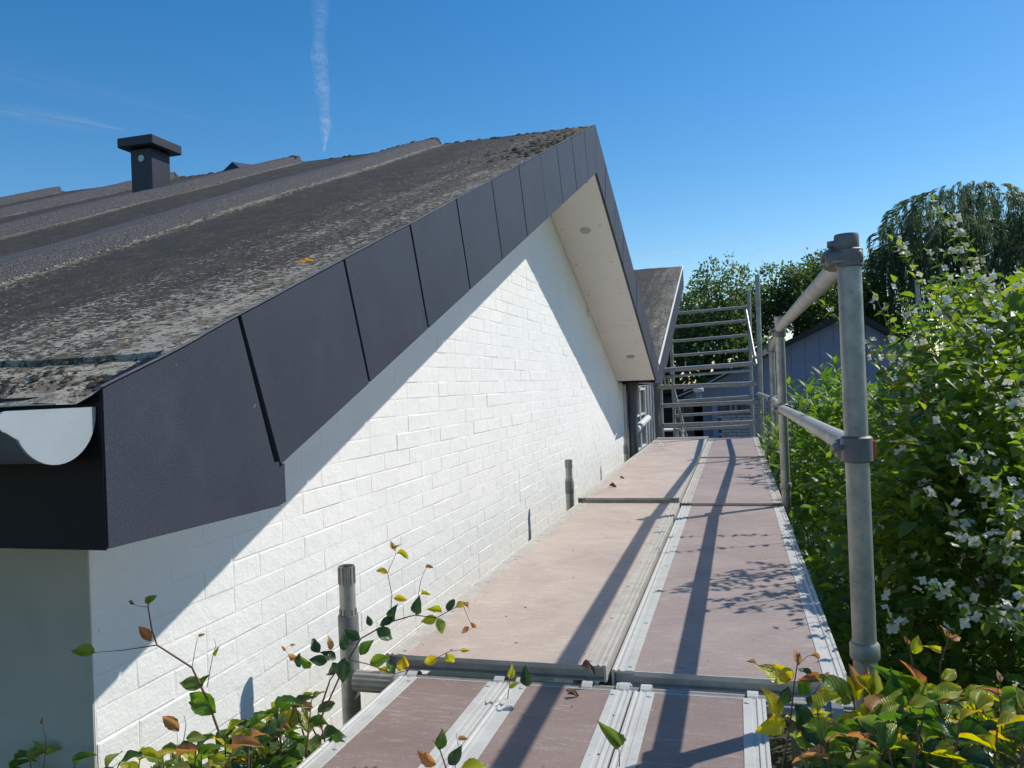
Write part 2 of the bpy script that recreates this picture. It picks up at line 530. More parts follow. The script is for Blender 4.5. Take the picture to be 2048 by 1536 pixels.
M['tree_leaf'] = leaf_mat('tree_leaf', (0.04, 0.075, 0.03), (0.065, 0.11, 0.038), (0.10, 0.15, 0.045), 0.5, 0.4, vein=False)
M['tree_leaf_lit'] = leaf_mat('lit_tree_leaf', (0.06, 0.11, 0.032), (0.10, 0.155, 0.04), (0.16, 0.20, 0.05), 0.5, 0.4, vein=False)  # sunlit tone of the tree leaf painted in, scattered at random
M['willow_leaf'] = leaf_mat('willow_leaf', (0.055, 0.09, 0.05), (0.09, 0.13, 0.07), (0.14, 0.175, 0.095), 0.45, 0.45, vein=False)
M['moss'] = basic('dark_moss', (0.035, 0.036, 0.024), 1.0, var=0.5, scale=60, bstr=0.8, bscale=200)
M['moss_brown'] = basic('brown_moss', (0.13, 0.085, 0.045), 1.0, var=0.5, scale=60, bstr=0.8, bscale=200)
M['lichen_orange'] = basic('orange_lichen', (0.55, 0.25, 0.02), 0.95, var=0.35, scale=80, bstr=0.8, bscale=200)
M['cladding'] = basic('blue_grey_cladding', (0.22, 0.26, 0.37), 0.7, var=0.08, scale=3)
M['grey_brick'] = basic('pale_grey_brick', (0.42, 0.40, 0.40), 0.85, var=0.2, scale=6)
M['mortar'] = basic('dark_mortar', (0.13, 0.125, 0.13), 0.9)
M['roof_dark'] = basic('black_roof_edge', (0.02, 0.021, 0.025), 0.7)
M['glass'] = basic('dark_window_glass', (0.03, 0.035, 0.045), 0.08, spec=0.8)
M['white_frame'] = basic('white_frame', (0.62, 0.62, 0.60), 0.5)
M['grey_frame'] = basic('grey_facade_board', (0.20, 0.21, 0.215), 0.6, var=0.15, scale=5)
M['pipe_grey'] = basic('dark_grey_downpipe', (0.085, 0.09, 0.11), 0.5)
M['chrome'] = basic('polished_steel', (0.65, 0.62, 0.58), 0.18, metal=1.0)


# ------------------------------------------------------------------ leaves
def leaf_template(L=1.0, W=0.6, fold=0.25, curl=0.15, wavy=0.03, nu=4, nv=6, ex=0.92, seed=0, teeth=0.0, twist=0.0):
    r = random.Random(seed)
    vs, uv, fs = [], [], []
    ph = r.random() * 6
    for j in range(nv + 1):
        t = j / nv
        w = W * 0.5 * (math.sin(math.pi * (t ** 0.80)) ** ex if 0 < t < 1 else 0.0)
        w = max(w, 0.012 * L if t in (0.0, 1.0) else 0.02)
        if teeth and 0 < t < 1: w *= 1 + teeth * (1 if j % 2 else -1)
        for i in range(nu + 1):
            s = i / nu * 2 - 1
            x = s * w
            y = t * L
            z = abs(s) * w * fold * 2 - curl * (t ** 2) * L + wavy * L * math.sin(t * 9 + ph + s * 2.5) * abs(s)
            z += twist * s * t * W
            vs.append((x, y, z)); uv.append((s * 0.5 + 0.5, t))
    for j in range(nv):
        for i in range(nu):
            a = j * (nu + 1) + i
            fs.append((a, a + 1, a + nu + 2, a + nu + 1))
    return np.array(vs), fs, np.array(uv)


def tmesh(name, tpl, mat):
    vs, fs, uv = tpl
    me = bpy.data.meshes.new(name)
    me.from_pydata([tuple(v) for v in vs], [], fs)
    ul = me.uv_layers.new(name='UVMap')
    li = np.empty(len(me.loops), dtype=np.int32)
    me.loops.foreach_get('vertex_index', li)
    ul.data.foreach_set('uv', uv[li].ravel())
    me.shade_smooth()
    me.materials.append(mat)
    return me


def joined(name, items, mats, parent=None):
    """items: list of (tpl, 4x4 numpy, mat index, rnd) -> one mesh object"""
    V, LI, LS, LT, UV, MI, RN = [], [], [], [], [], [], []
    off = 0; lo = 0
    for tpl, mt, mi, rn in items:
        vs, fs, uv = tpl
        w = vs @ mt[:3, :3].T + mt[:3, 3]
        V.append(w)
        fl = np.array(fs, dtype=np.int32)
        k = fl.shape[1]
        LI.append(fl.ravel() + off)
        UV.append(uv[fl.ravel()])
        LS.append(np.arange(fl.shape[0]) * k + lo); LT.append(np.full(fl.shape[0], k))
        MI.append(np.full(fl.shape[0], mi)); RN.append(np.full(len(vs), rn))
        off += len(vs); lo += fl.size
    V = np.concatenate(V); LI = np.concatenate(LI); LS = np.concatenate(LS); LT = np.concatenate(LT)
    UV = np.concatenate(UV); MI = np.concatenate(MI); RN = np.concatenate(RN)
    me = bpy.data.meshes.new(name)
    me.vertices.add(len(V)); me.vertices.foreach_set('co', V.astype(np.float32).ravel())
    me.loops.add(len(LI)); me.loops.foreach_set('vertex_index', LI.astype(np.int32))
    me.polygons.add(len(LS)); me.polygons.foreach_set('loop_start', LS.astype(np.int32))
    for m_ in mats: me.materials.append(m_)
    me.polygons.foreach_set('material_index', MI.astype(np.int32))
    me.update(calc_edges=True)
    ul = me.uv_layers.new(name='UVMap'); ul.data.foreach_set('uv', UV.astype(np.float32).ravel())
    a = me.attributes.new('rnd', 'FLOAT', 'POINT'); a.data.foreach_set('value', RN.astype(np.float32))
    me.shade_smooth()
    return obj(name, me, parent)


def xf(loc, direction, up=None, scale=1.0, roll=0.0):
    """matrix with local +Y along direction, local +Z close to up"""
    d = Vector(direction).normalized()
    u = Vector(up) if up is not None else Vector((0, 0, 1))
    x = d.cross(u)
    if x.length < 1e-4: x = d.orthogonal()
    x.normalize()
    z = x.cross(d)
    m = Matrix((x, d, z)).transposed()
    if roll: m = Matrix.Rotation(roll, 3, d) @ m
    m4 = (m * scale).to_4x4()
    m4.translation = Vector(loc)
    return m4


def npm(m): return np.array([list(r) for r in m])


# ================================================================== SETTING
g = MB()
g.add([(-300, -60, GZ), (300, -60, GZ), (300, 500, GZ), (-300, 500, GZ)], [(0, 1, 2, 3)])
mg, n_, l_, p_ = nt('rough_garden_ground')
pp = geo_pos(n_)
a_ = noise_node(n_, l_, 1.2, 6, 0.7, pp); b_ = noise_node(n_, l_, 20, 5, 0.7, pp)
r_ = ramp(n_, l_, a_.outputs[0], [(0.35, (0.035, 0.045, 0.018)), (0.65, (0.06, 0.085, 0.025))])
l_.new(mixc(n_, l_, b_.outputs[0], r_.outputs[0], (0.04, 0.035, 0.025)), p_.inputs['Base Color'])
p_.inputs['Roughness'].default_value = 0.95
bump(n_, l_, p_, b_.outputs[0], 0.6, 0.03)
tag(g.build('ground', mg), kind='structure')
# paved terrace behind the scaffold
pv = MB()
for i in range(10):
    for j in range(14):
        x0, y0 = -6.0 + i * 0.6, 10.4 + j * 0.6
        pv.box(x0, x0 + 0.592, y0, y0 + 0.592, GZ, GZ + 0.04 + rng.uniform(-.002, .002))
tag(pv.build('terrace_paving', basic('grey_paving', (0.26, 0.25, 0.24), 0.85, var=0.2, scale=2)), kind='structure')

# ================================================================== HOUSE
WX = -1.29          # gable wall plane
VX = -0.858         # outer face of the verge boards
Y0, YR = 0.932, 5.44
Y1 = 2 * YR - Y0
ZE, ZR = 0.018, 1.767
S = (ZR - ZE) / (YR - Y0)
HT = 0.325          # vertical height of the verge boards
XL = -15.0
ztop = lambda y: ZR - S * abs(y - YR)
house = thing('brick_house', 'white painted brick house with mossy felt roof and dark blue-grey verge panels beside the scaffold', 'house', (WX, 1.35, GZ))
YA, YB = 1.35, 9.50
# wall core
wc = MB()
zt = lambda y: max(ztop(y) - HT + 0.02, -0.17 if y < YR else -0.004)
prof = [(YA, GZ), (YB, GZ), (YB, zt(YB)), (YR, zt(YR)), (YA, zt(YA))]
wc.prism(prof, 'x', -1.2911, -1.55)
wc.build('wall', M['paint'], house)
ew = MB()
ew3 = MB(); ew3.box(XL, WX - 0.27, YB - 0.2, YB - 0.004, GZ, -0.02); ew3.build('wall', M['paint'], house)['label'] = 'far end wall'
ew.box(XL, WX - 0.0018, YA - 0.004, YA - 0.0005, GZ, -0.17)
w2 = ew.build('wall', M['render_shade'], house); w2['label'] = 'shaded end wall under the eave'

# bricks
def brick_mesh(w, h, mat, ztrim=None):
    b = 0.005; g2 = 0.0017
    vs = []
    for k, (ins, x) in enumerate(((0.0, -0.006), (0.0, -0.0006), (b, 0.0))):
        j = (lambda: rng.uniform(-0.0007, 0.0007))
        for (yy, zz) in ((g2 + ins, g2 * .8 + ins * .8), (w - g2 - ins, g2 * .8 + ins * .8), (w - g2 - ins, h - g2 * .8 - ins * .8), (g2 + ins, h - g2 * .8 - ins * .8)):
            vs.append((x + j() * (k == 2), yy + j(), zz + j()))
    fs = [(8, 9, 10, 11)]
    for k in (0, 4):
        for i in range(4):
            fs.append((k + i, k + (i + 1) % 4, k + 4 + (i + 1) % 4, k + 4 + i))
    return vs, fs
course, blen = 0.0667, 0.240
bvars = []
for k in range(8):
    mb = MB(); mb.add(*brick_mesh(blen, course, None)); bvars.append(mb.mesh('brick', False))
    bvars[-1].materials.append(M['paint'])
hv = MB(); hv.add(*brick_mesh(blen / 2, course, None)); half_me = hv.mesh('brick'); half_me.materials.append(M['paint'])
slots = []
ncr = int((zt(YR) - GZ) / course) + 1
for c in range(ncr):
    z0 = GZ + c * course
    y = YA + 0.002
    if c % 2: slots.append((y, z0, True)); y += blen / 2
    while y + blen / 2 <= YB + 0.001:
        if y + blen <= YB + 0.001:
            if (c * 7 + int(y * 13)) % 23 == 0:
                slots.append((y, z0, True)); slots.append((y + blen / 2, z0, True))
            else:
                slots.append((y, z0, False))
            y += blen
        else:
            slots.append((y, z0, True)); y += blen / 2
keep = []
for (y, z0, hf) in slots:
    w = blen / 2 if hf else blen
    lim = min(zt(y), zt(y + w)) if not (y < YR < y + w) else zt(y)
    if z0 > lim - 0.01: continue
    full = z0 + course <= lim
    keep.append((y, z0, hf, full))
def brick_show(k):
    y, z0, hf, full = k
    if z0 < -1.1 or not full: return 1e9
    # hidden behind the verge boards (as seen from the walkway)
    ddy = math.hypot(1.29, y)
    return ddy + (0.6 if z0 > 0.6 else 0) + (3.0 if z0 < -0.75 - 0.02 * y and y > 2 else 0)
keep.sort(key=brick_show)
rest = MB()
nb = 0
for k in keep:
    y, z0, hf, full = k
    px_ = WX + (rng.uniform(-0.0005, 0.0004) if rng.random() < .85 else rng.uniform(-0.0007, 0.0018))
    if nb < 300 and full:
        o = bpy.data.objects.new('brick', half_me if hf else rng.choice(bvars))
        o.location = (px_, y, z0)
        o.rotation_euler = (rng.uniform(-.003, .003), 0, rng.uniform(-.0025, .0025))
        link(o, house); nb += 1
    else:
        vs, fs = brick_mesh(blen / 2 if hf else blen, course, None)
        out = []
        for (vx, vy, vz) in vs:
            zz = z0 + vz
            if not full: zz = min(zz, zt(y + vy))
            out.append((px_ + vx, y + vy, zz))
        rest.add(out, fs)
o = rest.build('brick', M['paint'], house); o['kind'] = 'stuff'

# roof slope facing the camera (heightfield with laps)
def lap_h(x):
    if x > -1.98: return 0.0
    d = (-1.98 - x) % 1.12
    up = min(1.0, d / 0.02)
    dn = max(0.0, 1 - max(0.0, d - 0.08) / 0.50)
    dn = dn * dn * (3 - 2 * dn)
    return 0.05 * up * dn
xs = list(np.arange(VX - 0.003, -2.9, -0.022)) + list(np.arange(-2.9, -7.5, -0.04)) + list(np.arange(-7.5, XL, -0.25))
ex = []
for k in range(7):
    e = -1.98 - 1.12 * k
    ex += [e + 0.002, e - 0.004, e - 0.02]
xs = sorted(set([round(float(a), 4) for a in xs + ex]), reverse=True)
ys = list(np.arange(Y0 - 0.022, 1.3, 0.02)) + [1.083, 1.087, 1.091] + list(np.arange(1.3, YR, 0.045)) + [YR]
ys = sorted(set([round(float(a), 4) for a in ys]))
V, F = [], []
for j, y in enumerate(ys):
    for i, x in enumerate(xs):
        z = ztop(y) + lap_h(x)
        nn = mnoise.noise(Vector((x * 1.1, y * 1.3, 0.3))) * 0.008 + mnoise.noise(Vector((x * 7, y * 7, 4))) * 0.004 + mnoise.noise(Vector((x * 26, y * 22, 9))) * 0.003
        z += nn
        if y < 1.087 + 0.006 * math.sin(x * 3): z -= 0.009
        if y < 1.0: z -= -0.006 * mnoise.noise(Vector((x * 9, 0, 0)))
        xx, yy = x, y
        if i == 0:
            xx = VX + 0.003; z = ztop(y) + 0.004 + 0.0045 * mnoise.noise(Vector((y * 5, 3, 0)))
        if j == 0:
            yy += 0.012 * mnoise.noise(Vector((x * 8, 5, 1))); z -= 0.004
        V.append((xx, yy, z))
nx = len(xs)
for j in range(len(ys) - 1):
    for i in range(nx - 1):
        a = j * nx + i
        F.append((a, a + nx, a + nx + 1, a + 1))
# far slope: plain, plus ridge
rb = MB(); rb.v, rb.f = V, F
rf = rb.mesh('roof', True, fix=False)
roof = obj('roof', rf, house, M['felt'])
fs_ = MB()
xs2 = xs[::3]
n0 = []
for (y, dz) in ((YR, 0), (YR + 0.12, 0.004), (Y1 + 0.03, 0.0)):
    n0.append([(x + 0.004, y, ztop(y) + lap_h(x) + dz) for x in xs2])
for a_r in range(2):
    m0 = len(fs_.v)
    fs_.v += n0[a_r] + n0[a_r + 1]
    q = len(xs2)
    fs_.f += [(m0 + i, m0 + q + i, m0 + q + i + 1, m0 + i + 1) for i in range(q - 1)]
o = fs_.mesh('roof', False, fix=False)
r2 = obj('roof', o, house, M['felt']); r2['label'] = 'far slope of the roof beyond the ridge'
# verge panels
nrm = Vector((0, -S, 1)).normalized()
seams = [1.262, 1.677, 2.081, 2.482, 2.897, 3.312, 3.73, 4.135, 4.559, 4.995]
def wavy(y, mirror):
    return 0.0045 * mnoise.noise(Vector((y * 5, 3, mirror * 5)))
def wave_top(poly, mirror):
    """last edge of the outline (end -> start) is the top: give it the waviness of the felt"""
    (ya, za), (yb, zb) = poly[-1], poly[0]
    n = max(2, int(abs(ya - yb) / .04))
    tops = [(ya + (yb - ya) * k / n, za + (zb - za) * k / n + wavy(ya + (yb - ya) * k / n, mirror)) for k in range(n + 1)]
    return [tops[-1]] + poly[1:-1] + tops[:-1]
def verge_panel(poly, mirror=False, x0=VX - 0.018, lift=0.0):
    poly = wave_top(poly, mirror)
    mb = MB()
    pr = [((2 * YR - a) if mirror else a, b) for a, b in poly]
    mb.prism(pr, 'x', x0, VX + lift)
    # small bright arris at the top
    return mb
gap = 0.0055
def seam_pts(y):
    """top and bottom of a seam square to the slope, top at y"""
    c = 1 / math.sqrt(1 + S * S)
    h = HT * c
    return (y, ztop(y)), (y + h * S * c, ztop(y) - h * c)
def quad(ya, yb, last=False):
    (t0, b0), (t1, b1) = seam_pts(ya + gap), seam_pts(yb - gap)
    if last:
        t1 = (YR - 0.002, ztop(YR - 0.002)); b1 = (YR - 0.002, ztop(YR - .002) - HT)
    return [t0, b0, b1, t1]
for mirror in (False, True):
    (ta, ba) = seam_pts(seams[0] - gap)
    poly = [(Y0, ZE), (Y0, -0.205), (1.374, -0.212), (1.374, ba[1] + 0.012), (ba[0] - 0.008, ba[1] + 0.01), ta]
    if mirror: poly = [(Y0, ZE + 0.002), (Y0, -0.014), (ba[0] + .42, -0.014), ta]
    mb = verge_panel(poly, mirror, lift=0.001)
    mb.build('fascia_panel', M['fascia'], house)
    st_ = MB()
    pr = [(1.378, -0.211), (1.398, -0.208), (1.398, ba[1] + 0.006), (1.378, ba[1] - 0.002)]
    st_.prism([((2 * YR - a) if mirror else a, b) for a, b in pr], 'x', VX - 0.018, VX - 0.002)
    if not mirror: o = st_.build('fascia_strip', M['fascia'], house)
    sl = seams if not mirror else [seams[0] + 0.0] + [s_ + 0.01 for s_ in seams[1:]]
    for k in range(len(sl)):
        last = k == len(sl) - 1
        ya, yb = sl[k], (sl[k + 1] if not last else YR)
        q = quad(ya, yb, last)
        dzj = rng.uniform(-0.0015, 0.0015)
        q = [(a, b + (dzj if i in (0, 3) else 0)) for i, (a, b) in enumerate(q)]
        # bottom near the box end
        if k == 0: q[1] = (q[1][0] + 0.004, q[1][1] + 0.002)
        if mirror: q = [(a, max(b, -0.014 + 0.0005 * i)) for i, (a, b) in enumerate(q)]
        if mirror and k == 0: q = [q[0], (ba[0] + .43, -0.0135), q[2], q[3]] if q[2][0] > ba[0] + .44 else [q[0], (q[2][0] - .002, q[2][1]), q[2], q[3]]
        verge_panel(q, mirror, lift=rng.uniform(-0.001, 0.0015)).build('fascia_panel', M['fascia'], house)
    # backing and edge trim
    bk = MB()
    pr = [(Y0 + 0.005, ZE - 0.005), (Y0 + 0.005, -0.198), (1.37, -0.20), (1.37, ztop(1.37) - HT + 0.02), (YR, ztop(YR) - HT + 0.02), (YR, ZR - 0.01)]
    if mirror: pr = [(Y0 + 0.005, ZE - 0.005), (Y0 + 0.005, -0.004), (1.77, ztop(1.77) - HT + 0.02), (YR, ztop(YR) - HT + 0.02), (YR, ZR - 0.01)]
    bk.prism([((2 * YR - a) if mirror else a, b) for a, b in pr], 'x', VX - 0.05, VX - 0.0175)
    bk.build('verge_backing', M['dark'], house)
    tr_ = MB()
    pts = [(y, ztop(y) + 0.0022 + wavy(y, mirror)) for y in np.linspace(Y0, YR - 0.004, 70)]
    n = len(pts)
    up_ = [(a, b + 0.0016) for a, b in pts]
    pr = pts + up_[::-1]
    for i in range(n - 1):
        q = [pts[i], pts[i + 1], up_[i + 1], up_[i]]
        tr_.prism([((2 * YR - a) if mirror else a, b) for a, b in q], 'x', VX - 0.006, VX + 0.0012)
    tr_.build('verge_trim', M['edge_metal'], house)
# soffits
for mirror in (False, True):
    js = [1.40, 3.3, YR] if not mirror else [1.765, 3.14, YR]
    for a, b in zip(js[:-1], js[1:]):
        a2, b2 = a + 0.0025, b - 0.0025
        if b == YR: b2 = b - 0.001
        zs = lambda y: ztop(y) - HT + 0.004
        pr = [(a2, zs(a2)), (b2, zs(b2)), (b2, zs(b2) + 0.01), (a2, zs(a2) + 0.01)]
        mb = MB(); mb.prism([((2 * YR - q[0]) if mirror else q[0], q[1]) for q in pr], 'x', WX + 0.002, VX - 0.0187)
        sf = mb.build('soffit_panel', M['soffit'], house)
        if mirror:
            sc = MB()
            for k in range(5):
                yy = a2 + 0.1 + k * (b2 - a2 - 0.2) / 4
                for xx in (VX - 0.09, WX + 0.05):
                    sc.tube([(xx, 2 * YR - yy, zs(yy) + 0.002), (xx, 2 * YR - yy, zs(yy) - 0.003)], 0.006, 8)
            sc.build('screw_heads', M['soffit_screw'], sf)['kind'] = 'stuff'
            for (lx, ly) in ([(-1.07, 6.112)] if b == YR else [(-1.055, 8.46)]):
                yy = 2 * YR - ly
                nv = Vector((0, -S, -1)).normalized()
                c = Vector((lx, ly, zs(yy) - 0.001))
                d1 = Vector((0, -S, -1)).normalized()
                mb = MB(); mb.tube([c, c + d1 * 0.006], [0.043, 0.040], 24); mb.build('downlight_rim', M['light_rim'], sf, True)
                mb = MB(); mb.tube([c + d1 * 0.005, c + d1 * 0.008], [0.030, 0.028], 24); mb.build('downlight_glass', M['light_glass'], sf, True)
# eave soffits and eave boards
for mirror in (False, True):
    f = (lambda y: 2 * YR - y) if mirror else (lambda y: y)
    mb = MB(); ya, yb = sorted((f(Y0 + 0.02), f(1.352 if not mirror else 1.76)))
    mb.box(XL, VX - 0.055, ya, yb, -0.198 + .2 * mirror, -0.188 + .19 * mirror); mb.build('eave_soffit', M['soffit'], house)
    mb = MB(); ya, yb = sorted((f(Y0 - 0.0025), f(Y0 - 0.0008)))
    mb.box(XL, VX - 0.0012, ya, yb, -0.207 + .2 * mirror, ZE - 0.006); mb.build('eave_fascia', M['dark'] if not mirror else M['fascia'], house)  # near board: deep shade painted in near-black; far board keeps the panel colour
# wall vent
mb = MB(); mb.tube([(WX - 0.003, 7.25, 0.66), (WX + 0.012, 7.25, 0.66)], [0.062, 0.055], 24)
wv = mb.build('wall_vent', M['paint'], house, True)
mb = MB()
for k in range(5):
    zz = 0.62 + k * 0.02
    hw = math.sqrt(max(0.0, 0.045 ** 2 - (zz - 0.66) ** 2))
    mb.box(WX + 0.0125, WX + 0.0165, 7.25 - hw, 7.25 + hw, zz - 0.003, zz + 0.003)
mb.build('vent_louvre', M['soffit_screw'], wv)

# gutter
gr_x1 = -0.872
gprof = []
gc, gr = Vector((0.8615, -0.012)), 0.066
for k in range(17):
    a = math.pi + math.pi * k / 16
    gprof.append((gc.x + gr * math.cos(a), gc.y + gr * math.sin(a)))
mb = MB()
inner = [(gc.x + (gr - .0025) * math.cos(math.pi + math.pi * k / 16), gc.y + (gr - .0025) * math.sin(math.pi + math.pi * k / 16)) for k in range(17)]
GY = -0.085
gprof = [(a - 0.0, b) for a, b in gprof]; inner = [(a, b) for a, b in inner]
mb.prism(gprof + inner[::-1], 'x', XL, gr_x1)
bead = [(gc.x - gr - 0.008 + 0.011 * math.cos(t), gc.y - 0.006 + 0.011 * math.sin(t)) for t in np.linspace(0, 2 * math.pi, 13)[:-1]]
mb.prism(bead, 'x', XL, gr_x1)
gut = mb.build('gutter', M['zinc_dark'], house, True)
capo = [(gc.x + 0.0675 * math.cos(math.pi + math.pi * k / 20), gc.y + 0.0675 * math.sin(math.pi + math.pi * k / 20)) for k in range(3, 21)]
bl = [(gc.x - gr - 0.009 + 0.0135 * math.cos(t), gc.y - 0.007 + 0.0135 * math.sin(t)) for t in np.linspace(math.pi * 0.5, math.pi * 1.45, 8)]
mb = MB(); mb.prism(bl + capo + [(gc.x + 0.0675, gc.y + 0.007)], 'x', gr_x1 + 0.0005, gr_x1 + 0.004)
mb.build('end_cap', M['zinc'], gut, False)
mb = MB(); mb.box(XL, -0.900, 0.893, 0.917, 0.0, 0.002)
mb.build('drip_sheet', M['zinc'], gut)
for k in range(8):
    mb = MB(); xx = -1.35 - k * 0.9
    mb.box(xx - .015, xx + .015, gc.x - gr - .006, gc.x + gr + .004, gc.y + .002, gc.y + .006); mb.build('gutter_strap', M['zinc'], gut)

# roof chimney vent
def roof_hit(px, py):
    r = ray(px, py); t = (ZE - S * Y0) / (r.z - S * r.y); return r * t
A = roof_hit(305, 396)
B = at(263, 392, A.y); C_ = roof_hit(342, 384)
cw = A.x - B.x; cd = 0.165
ch = MB(); ztp = at(305, 293, A.y).z
ch.box(A.x - cw, A.x, A.y, A.y + cd, ztop(A.y) - 0.02, ztp, 0.006)
chm = ch.build('chimney', M['chimney'], house)
mb = MB(); ov = 0.048
zt2 = at(306, 266, A.y - ov).z
mb.box(A.x - cw - ov, A.x + ov, A.y - ov, A.y + cd + ov, ztp + 0.001, zt2, 0.006)
mb.build('chimney_cap', M['chimney'], chm)
mb = MB(); c = at(283, 317, A.y - 0.001)
mb.tube([(c.x, A.y + 0.005, c.z), (c.x, A.y - 0.006, c.z)], [0.022, 0.02], 14); mb.build('inspection_plug', M['zinc'], chm)
mb = MB(); fl = 0.06
mb.add([(A.x - cw - fl, A.y - fl, ztop(A.y - fl) + 0.012), (A.x + fl, A.y - fl, ztop(A.y - fl) + 0.012), (A.x + fl, A.y + cd + fl, ztop(A.y + cd + fl) + 0.012), (A.x - cw - fl, A.y + cd + fl, ztop(A.y + cd + fl) + 0.012)], [(0, 1, 2, 3)])
mb.build('flashing', M['chimney'], chm)
# small wedge-shaped roof vent near the ridge
w = roof_hit(462, 350)
mb = MB()
hh = 0.10
mb.add([(w.x - .13, w.y, ztop(w.y) - .01), (w.x + .13, w.y, ztop(w.y) - .01), (w.x, w.y + .02, ztop(w.y) + hh), (w.x - .05, w.y + .4, ztop(w.y + .4)), (w.x + .05, w.y + .4, ztop(w.y + .4))],
       [(0, 1, 2), (1, 4, 2), (0, 2, 3), (2, 4, 3), (0, 3, 4, 1)])
mb.build('roof_vent', M['chimney'], house)

# moss and lichen cushions
def blob(mb, c, r, hgt, seed):
    n1, n2 = 7, 3
    vs = []
    for j in range(n2 + 1):
        ph = j / n2 * math.pi / 2
        for i in range(n1):
            a = 2 * math.pi * i / n1
            q = 1 + 0.45 * mnoise.noise(Vector((math.cos(a) * 1.7 + seed, math.sin(a) * 1.7, j * 0.8)))
            vs.append((c[0] + r * q * math.cos(ph) * math.cos(a), c[1] + r * q * math.cos(ph) * math.sin(a), c[2] + hgt * q * math.sin(ph) + S * r * q * math.cos(ph) * math.sin(a)))
    fs = [(j * n1 + i, j * n1 + (i + 1) % n1, (j + 1) * n1 + (i + 1) % n1, (j + 1) * n1 + i) for j in range(n2) for i in range(n1)]
    mb.add(vs, fs)
for nm, mat, cnt, seed in (('moss', M['moss'], 520, 1), ('moss', M['moss_brown'], 160, 2)):
    mb = MB(); rr = random.Random(seed)
    for k in range(cnt):
        t = rr.random()
        if t < 0.45:
            y = rr.triangular(3.6, 5.40, 4.9); x = VX - 0.02 - abs(rr.gauss(0, 0.14))
        elif t < 0.62:
            y = YR - abs(rr.gauss(0, 0.03)); x = -1.0 - rr.random() * 3.2
        elif t < 0.85:
            y = Y0 + 0.02 + abs(rr.gauss(0, 0.06)); x = VX - 0.02 - rr.random() * 0.6
        else:
            y = rr.uniform(1.0, 5.3); x = VX - 0.03 - rr.random() * 2.5
        r = rr.uniform(0.005, 0.014) * (1.4 if y > 3.5 else 1.0)
        if t >= .62: r = rr.uniform(.0015, .006)
        blob(mb, (x, y, ztop(y) + lap_h(x) - 0.006), r * 1.3, r * (0.8 if t < .62 else .55), k)
    o = mb.build(nm, mat, house, True); o['kind'] = 'stuff'
mb = MB(); rr = random.Random(5)
for (cx, cy, sp, cnt) in ((-0.985, 1.72, 0.013, 26), (-1.02, 1.165, 0.003, 3), (-0.92, 4.95, 0.03, 14), (-0.95, 4.5, 0.03, 10)):
    for k in range(cnt):
        x, y = cx + rr.gauss(0, sp), cy + rr.gauss(0, sp * 0.7)
        blob(mb, (x, y, ztop(y) - 0.002), rr.uniform(.003, .007), rr.uniform(.001, .003), k)
o = mb.build('lichen', M['lichen_orange'], house, True); o['kind'] = 'stuff'; o['label'] = 'orange lichen cushions'

# glazed side beyond the gable: downpipe, window frames, grey boards
mb = MB(); dpx, dpy = -1.20, 9.62
mb.tube([(dpx, dpy, -0.02), (dpx, dpy, GZ)], 0.055, 18)
dp = mb.build('downpipe', M['pipe_grey'], house, True)
mb = MB(); mb.tube([(dpx, dpy, 0.06), (dpx, dpy, -0.10)], 0.078, 18); mb.build('pipe_collar', M['pipe_grey'], dp, True)
mb = MB(); mb.box(WX - .26, WX + .03, YB + 0.01, YB + 0.06, GZ, -0.02, 0.004); mb.build('corner_board', M['white_frame'], house)

# ================================================================== SECOND GABLE
wing = thing('house_wing', 'second roof slope of the white house mossy and grey, rising beyond the first gable', 'house', (WX, 9.6, GZ))
PK = (15.17, 2.10); EV = (9.45, 0.16)
s2 = (PK[1] - EV[1]) / (PK[0] - EV[0])
z2 = lambda y: PK[1] - s2 * abs(y - PK[0])
mb = MB()
xs3 = list(np.arange(VX + 0.004, -6.0, -0.06)); ys3 = list(np.arange(9.3, PK[0], 0.12)) + [PK[0]]
V, F = [], []
for y in ys3:
    for x in xs3:
        V.append((x, y, z2(y) + 0.02 + 0.008 * mnoise.noise(Vector((x * 5, y * 5, 2))) + 0.5 * lap_h(x)))
q = len(xs3)
for j in range(len(ys3) - 1):
    for i in range(q - 1):
        a = j * q + i; F.append((a, a + q, a + q + 1, a + 1))
mb.v, mb.f = V, F
obj('roof', mb.mesh('roof', True, fix=False), wing, M['felt'])
mb = MB(); mb.box(-6, VX - .019, PK[0] + .001, PK[0] + .02, PK[1] - .40, PK[1] + .015); mb.build('ridge_board', M['fascia'], wing)
h2 = 0.36
k = 0; y = 9.62
while y < PK[0] - 0.05:
    yb = min(y + 0.42, PK[0])
    mb = MB()
    c2 = 1 / math.sqrt(1 + s2 * s2)
    sh = h2 * s2 * c2 * c2
    P_ = [(y + gap, z2(y)), (y + gap + sh, z2(y) - h2 * c2 * c2), (min(yb - gap + sh, PK[0]), z2(min(yb + sh, PK[0])) - h2), (yb - gap, z2(yb))]
    P_[1] = (P_[1][0], max(-.014, z2(P_[1][0]) - h2))
    P_[2] = (P_[2][0], max(-.0138, z2(P_[2][0]) - h2))
    mb.prism(P_, 'x', VX - 0.018, VX); mb.build('fascia_panel', M['fascia'], wing)
    y = yb
mb = MB(); mb.prism([(9.6, z2(9.6) - .005), (9.6, 0.0), (10.08, 0.015), (PK[0], PK[1] - h2 + .03), (PK[0], PK[1] - .005)], 'x', VX - .05, VX - .0185)
mb.build('verge_backing', M['dark'], wing)
mb = MB(); mb.prism([(9.5, z2(9.5) + .012), (PK[0], PK[1] + .012), (PK[0], PK[1] + .03), (9.5, z2(9.5) + .03)], 'x', VX - .012, VX + .008); mb.build('verge_trim', M['soffit'], wing)
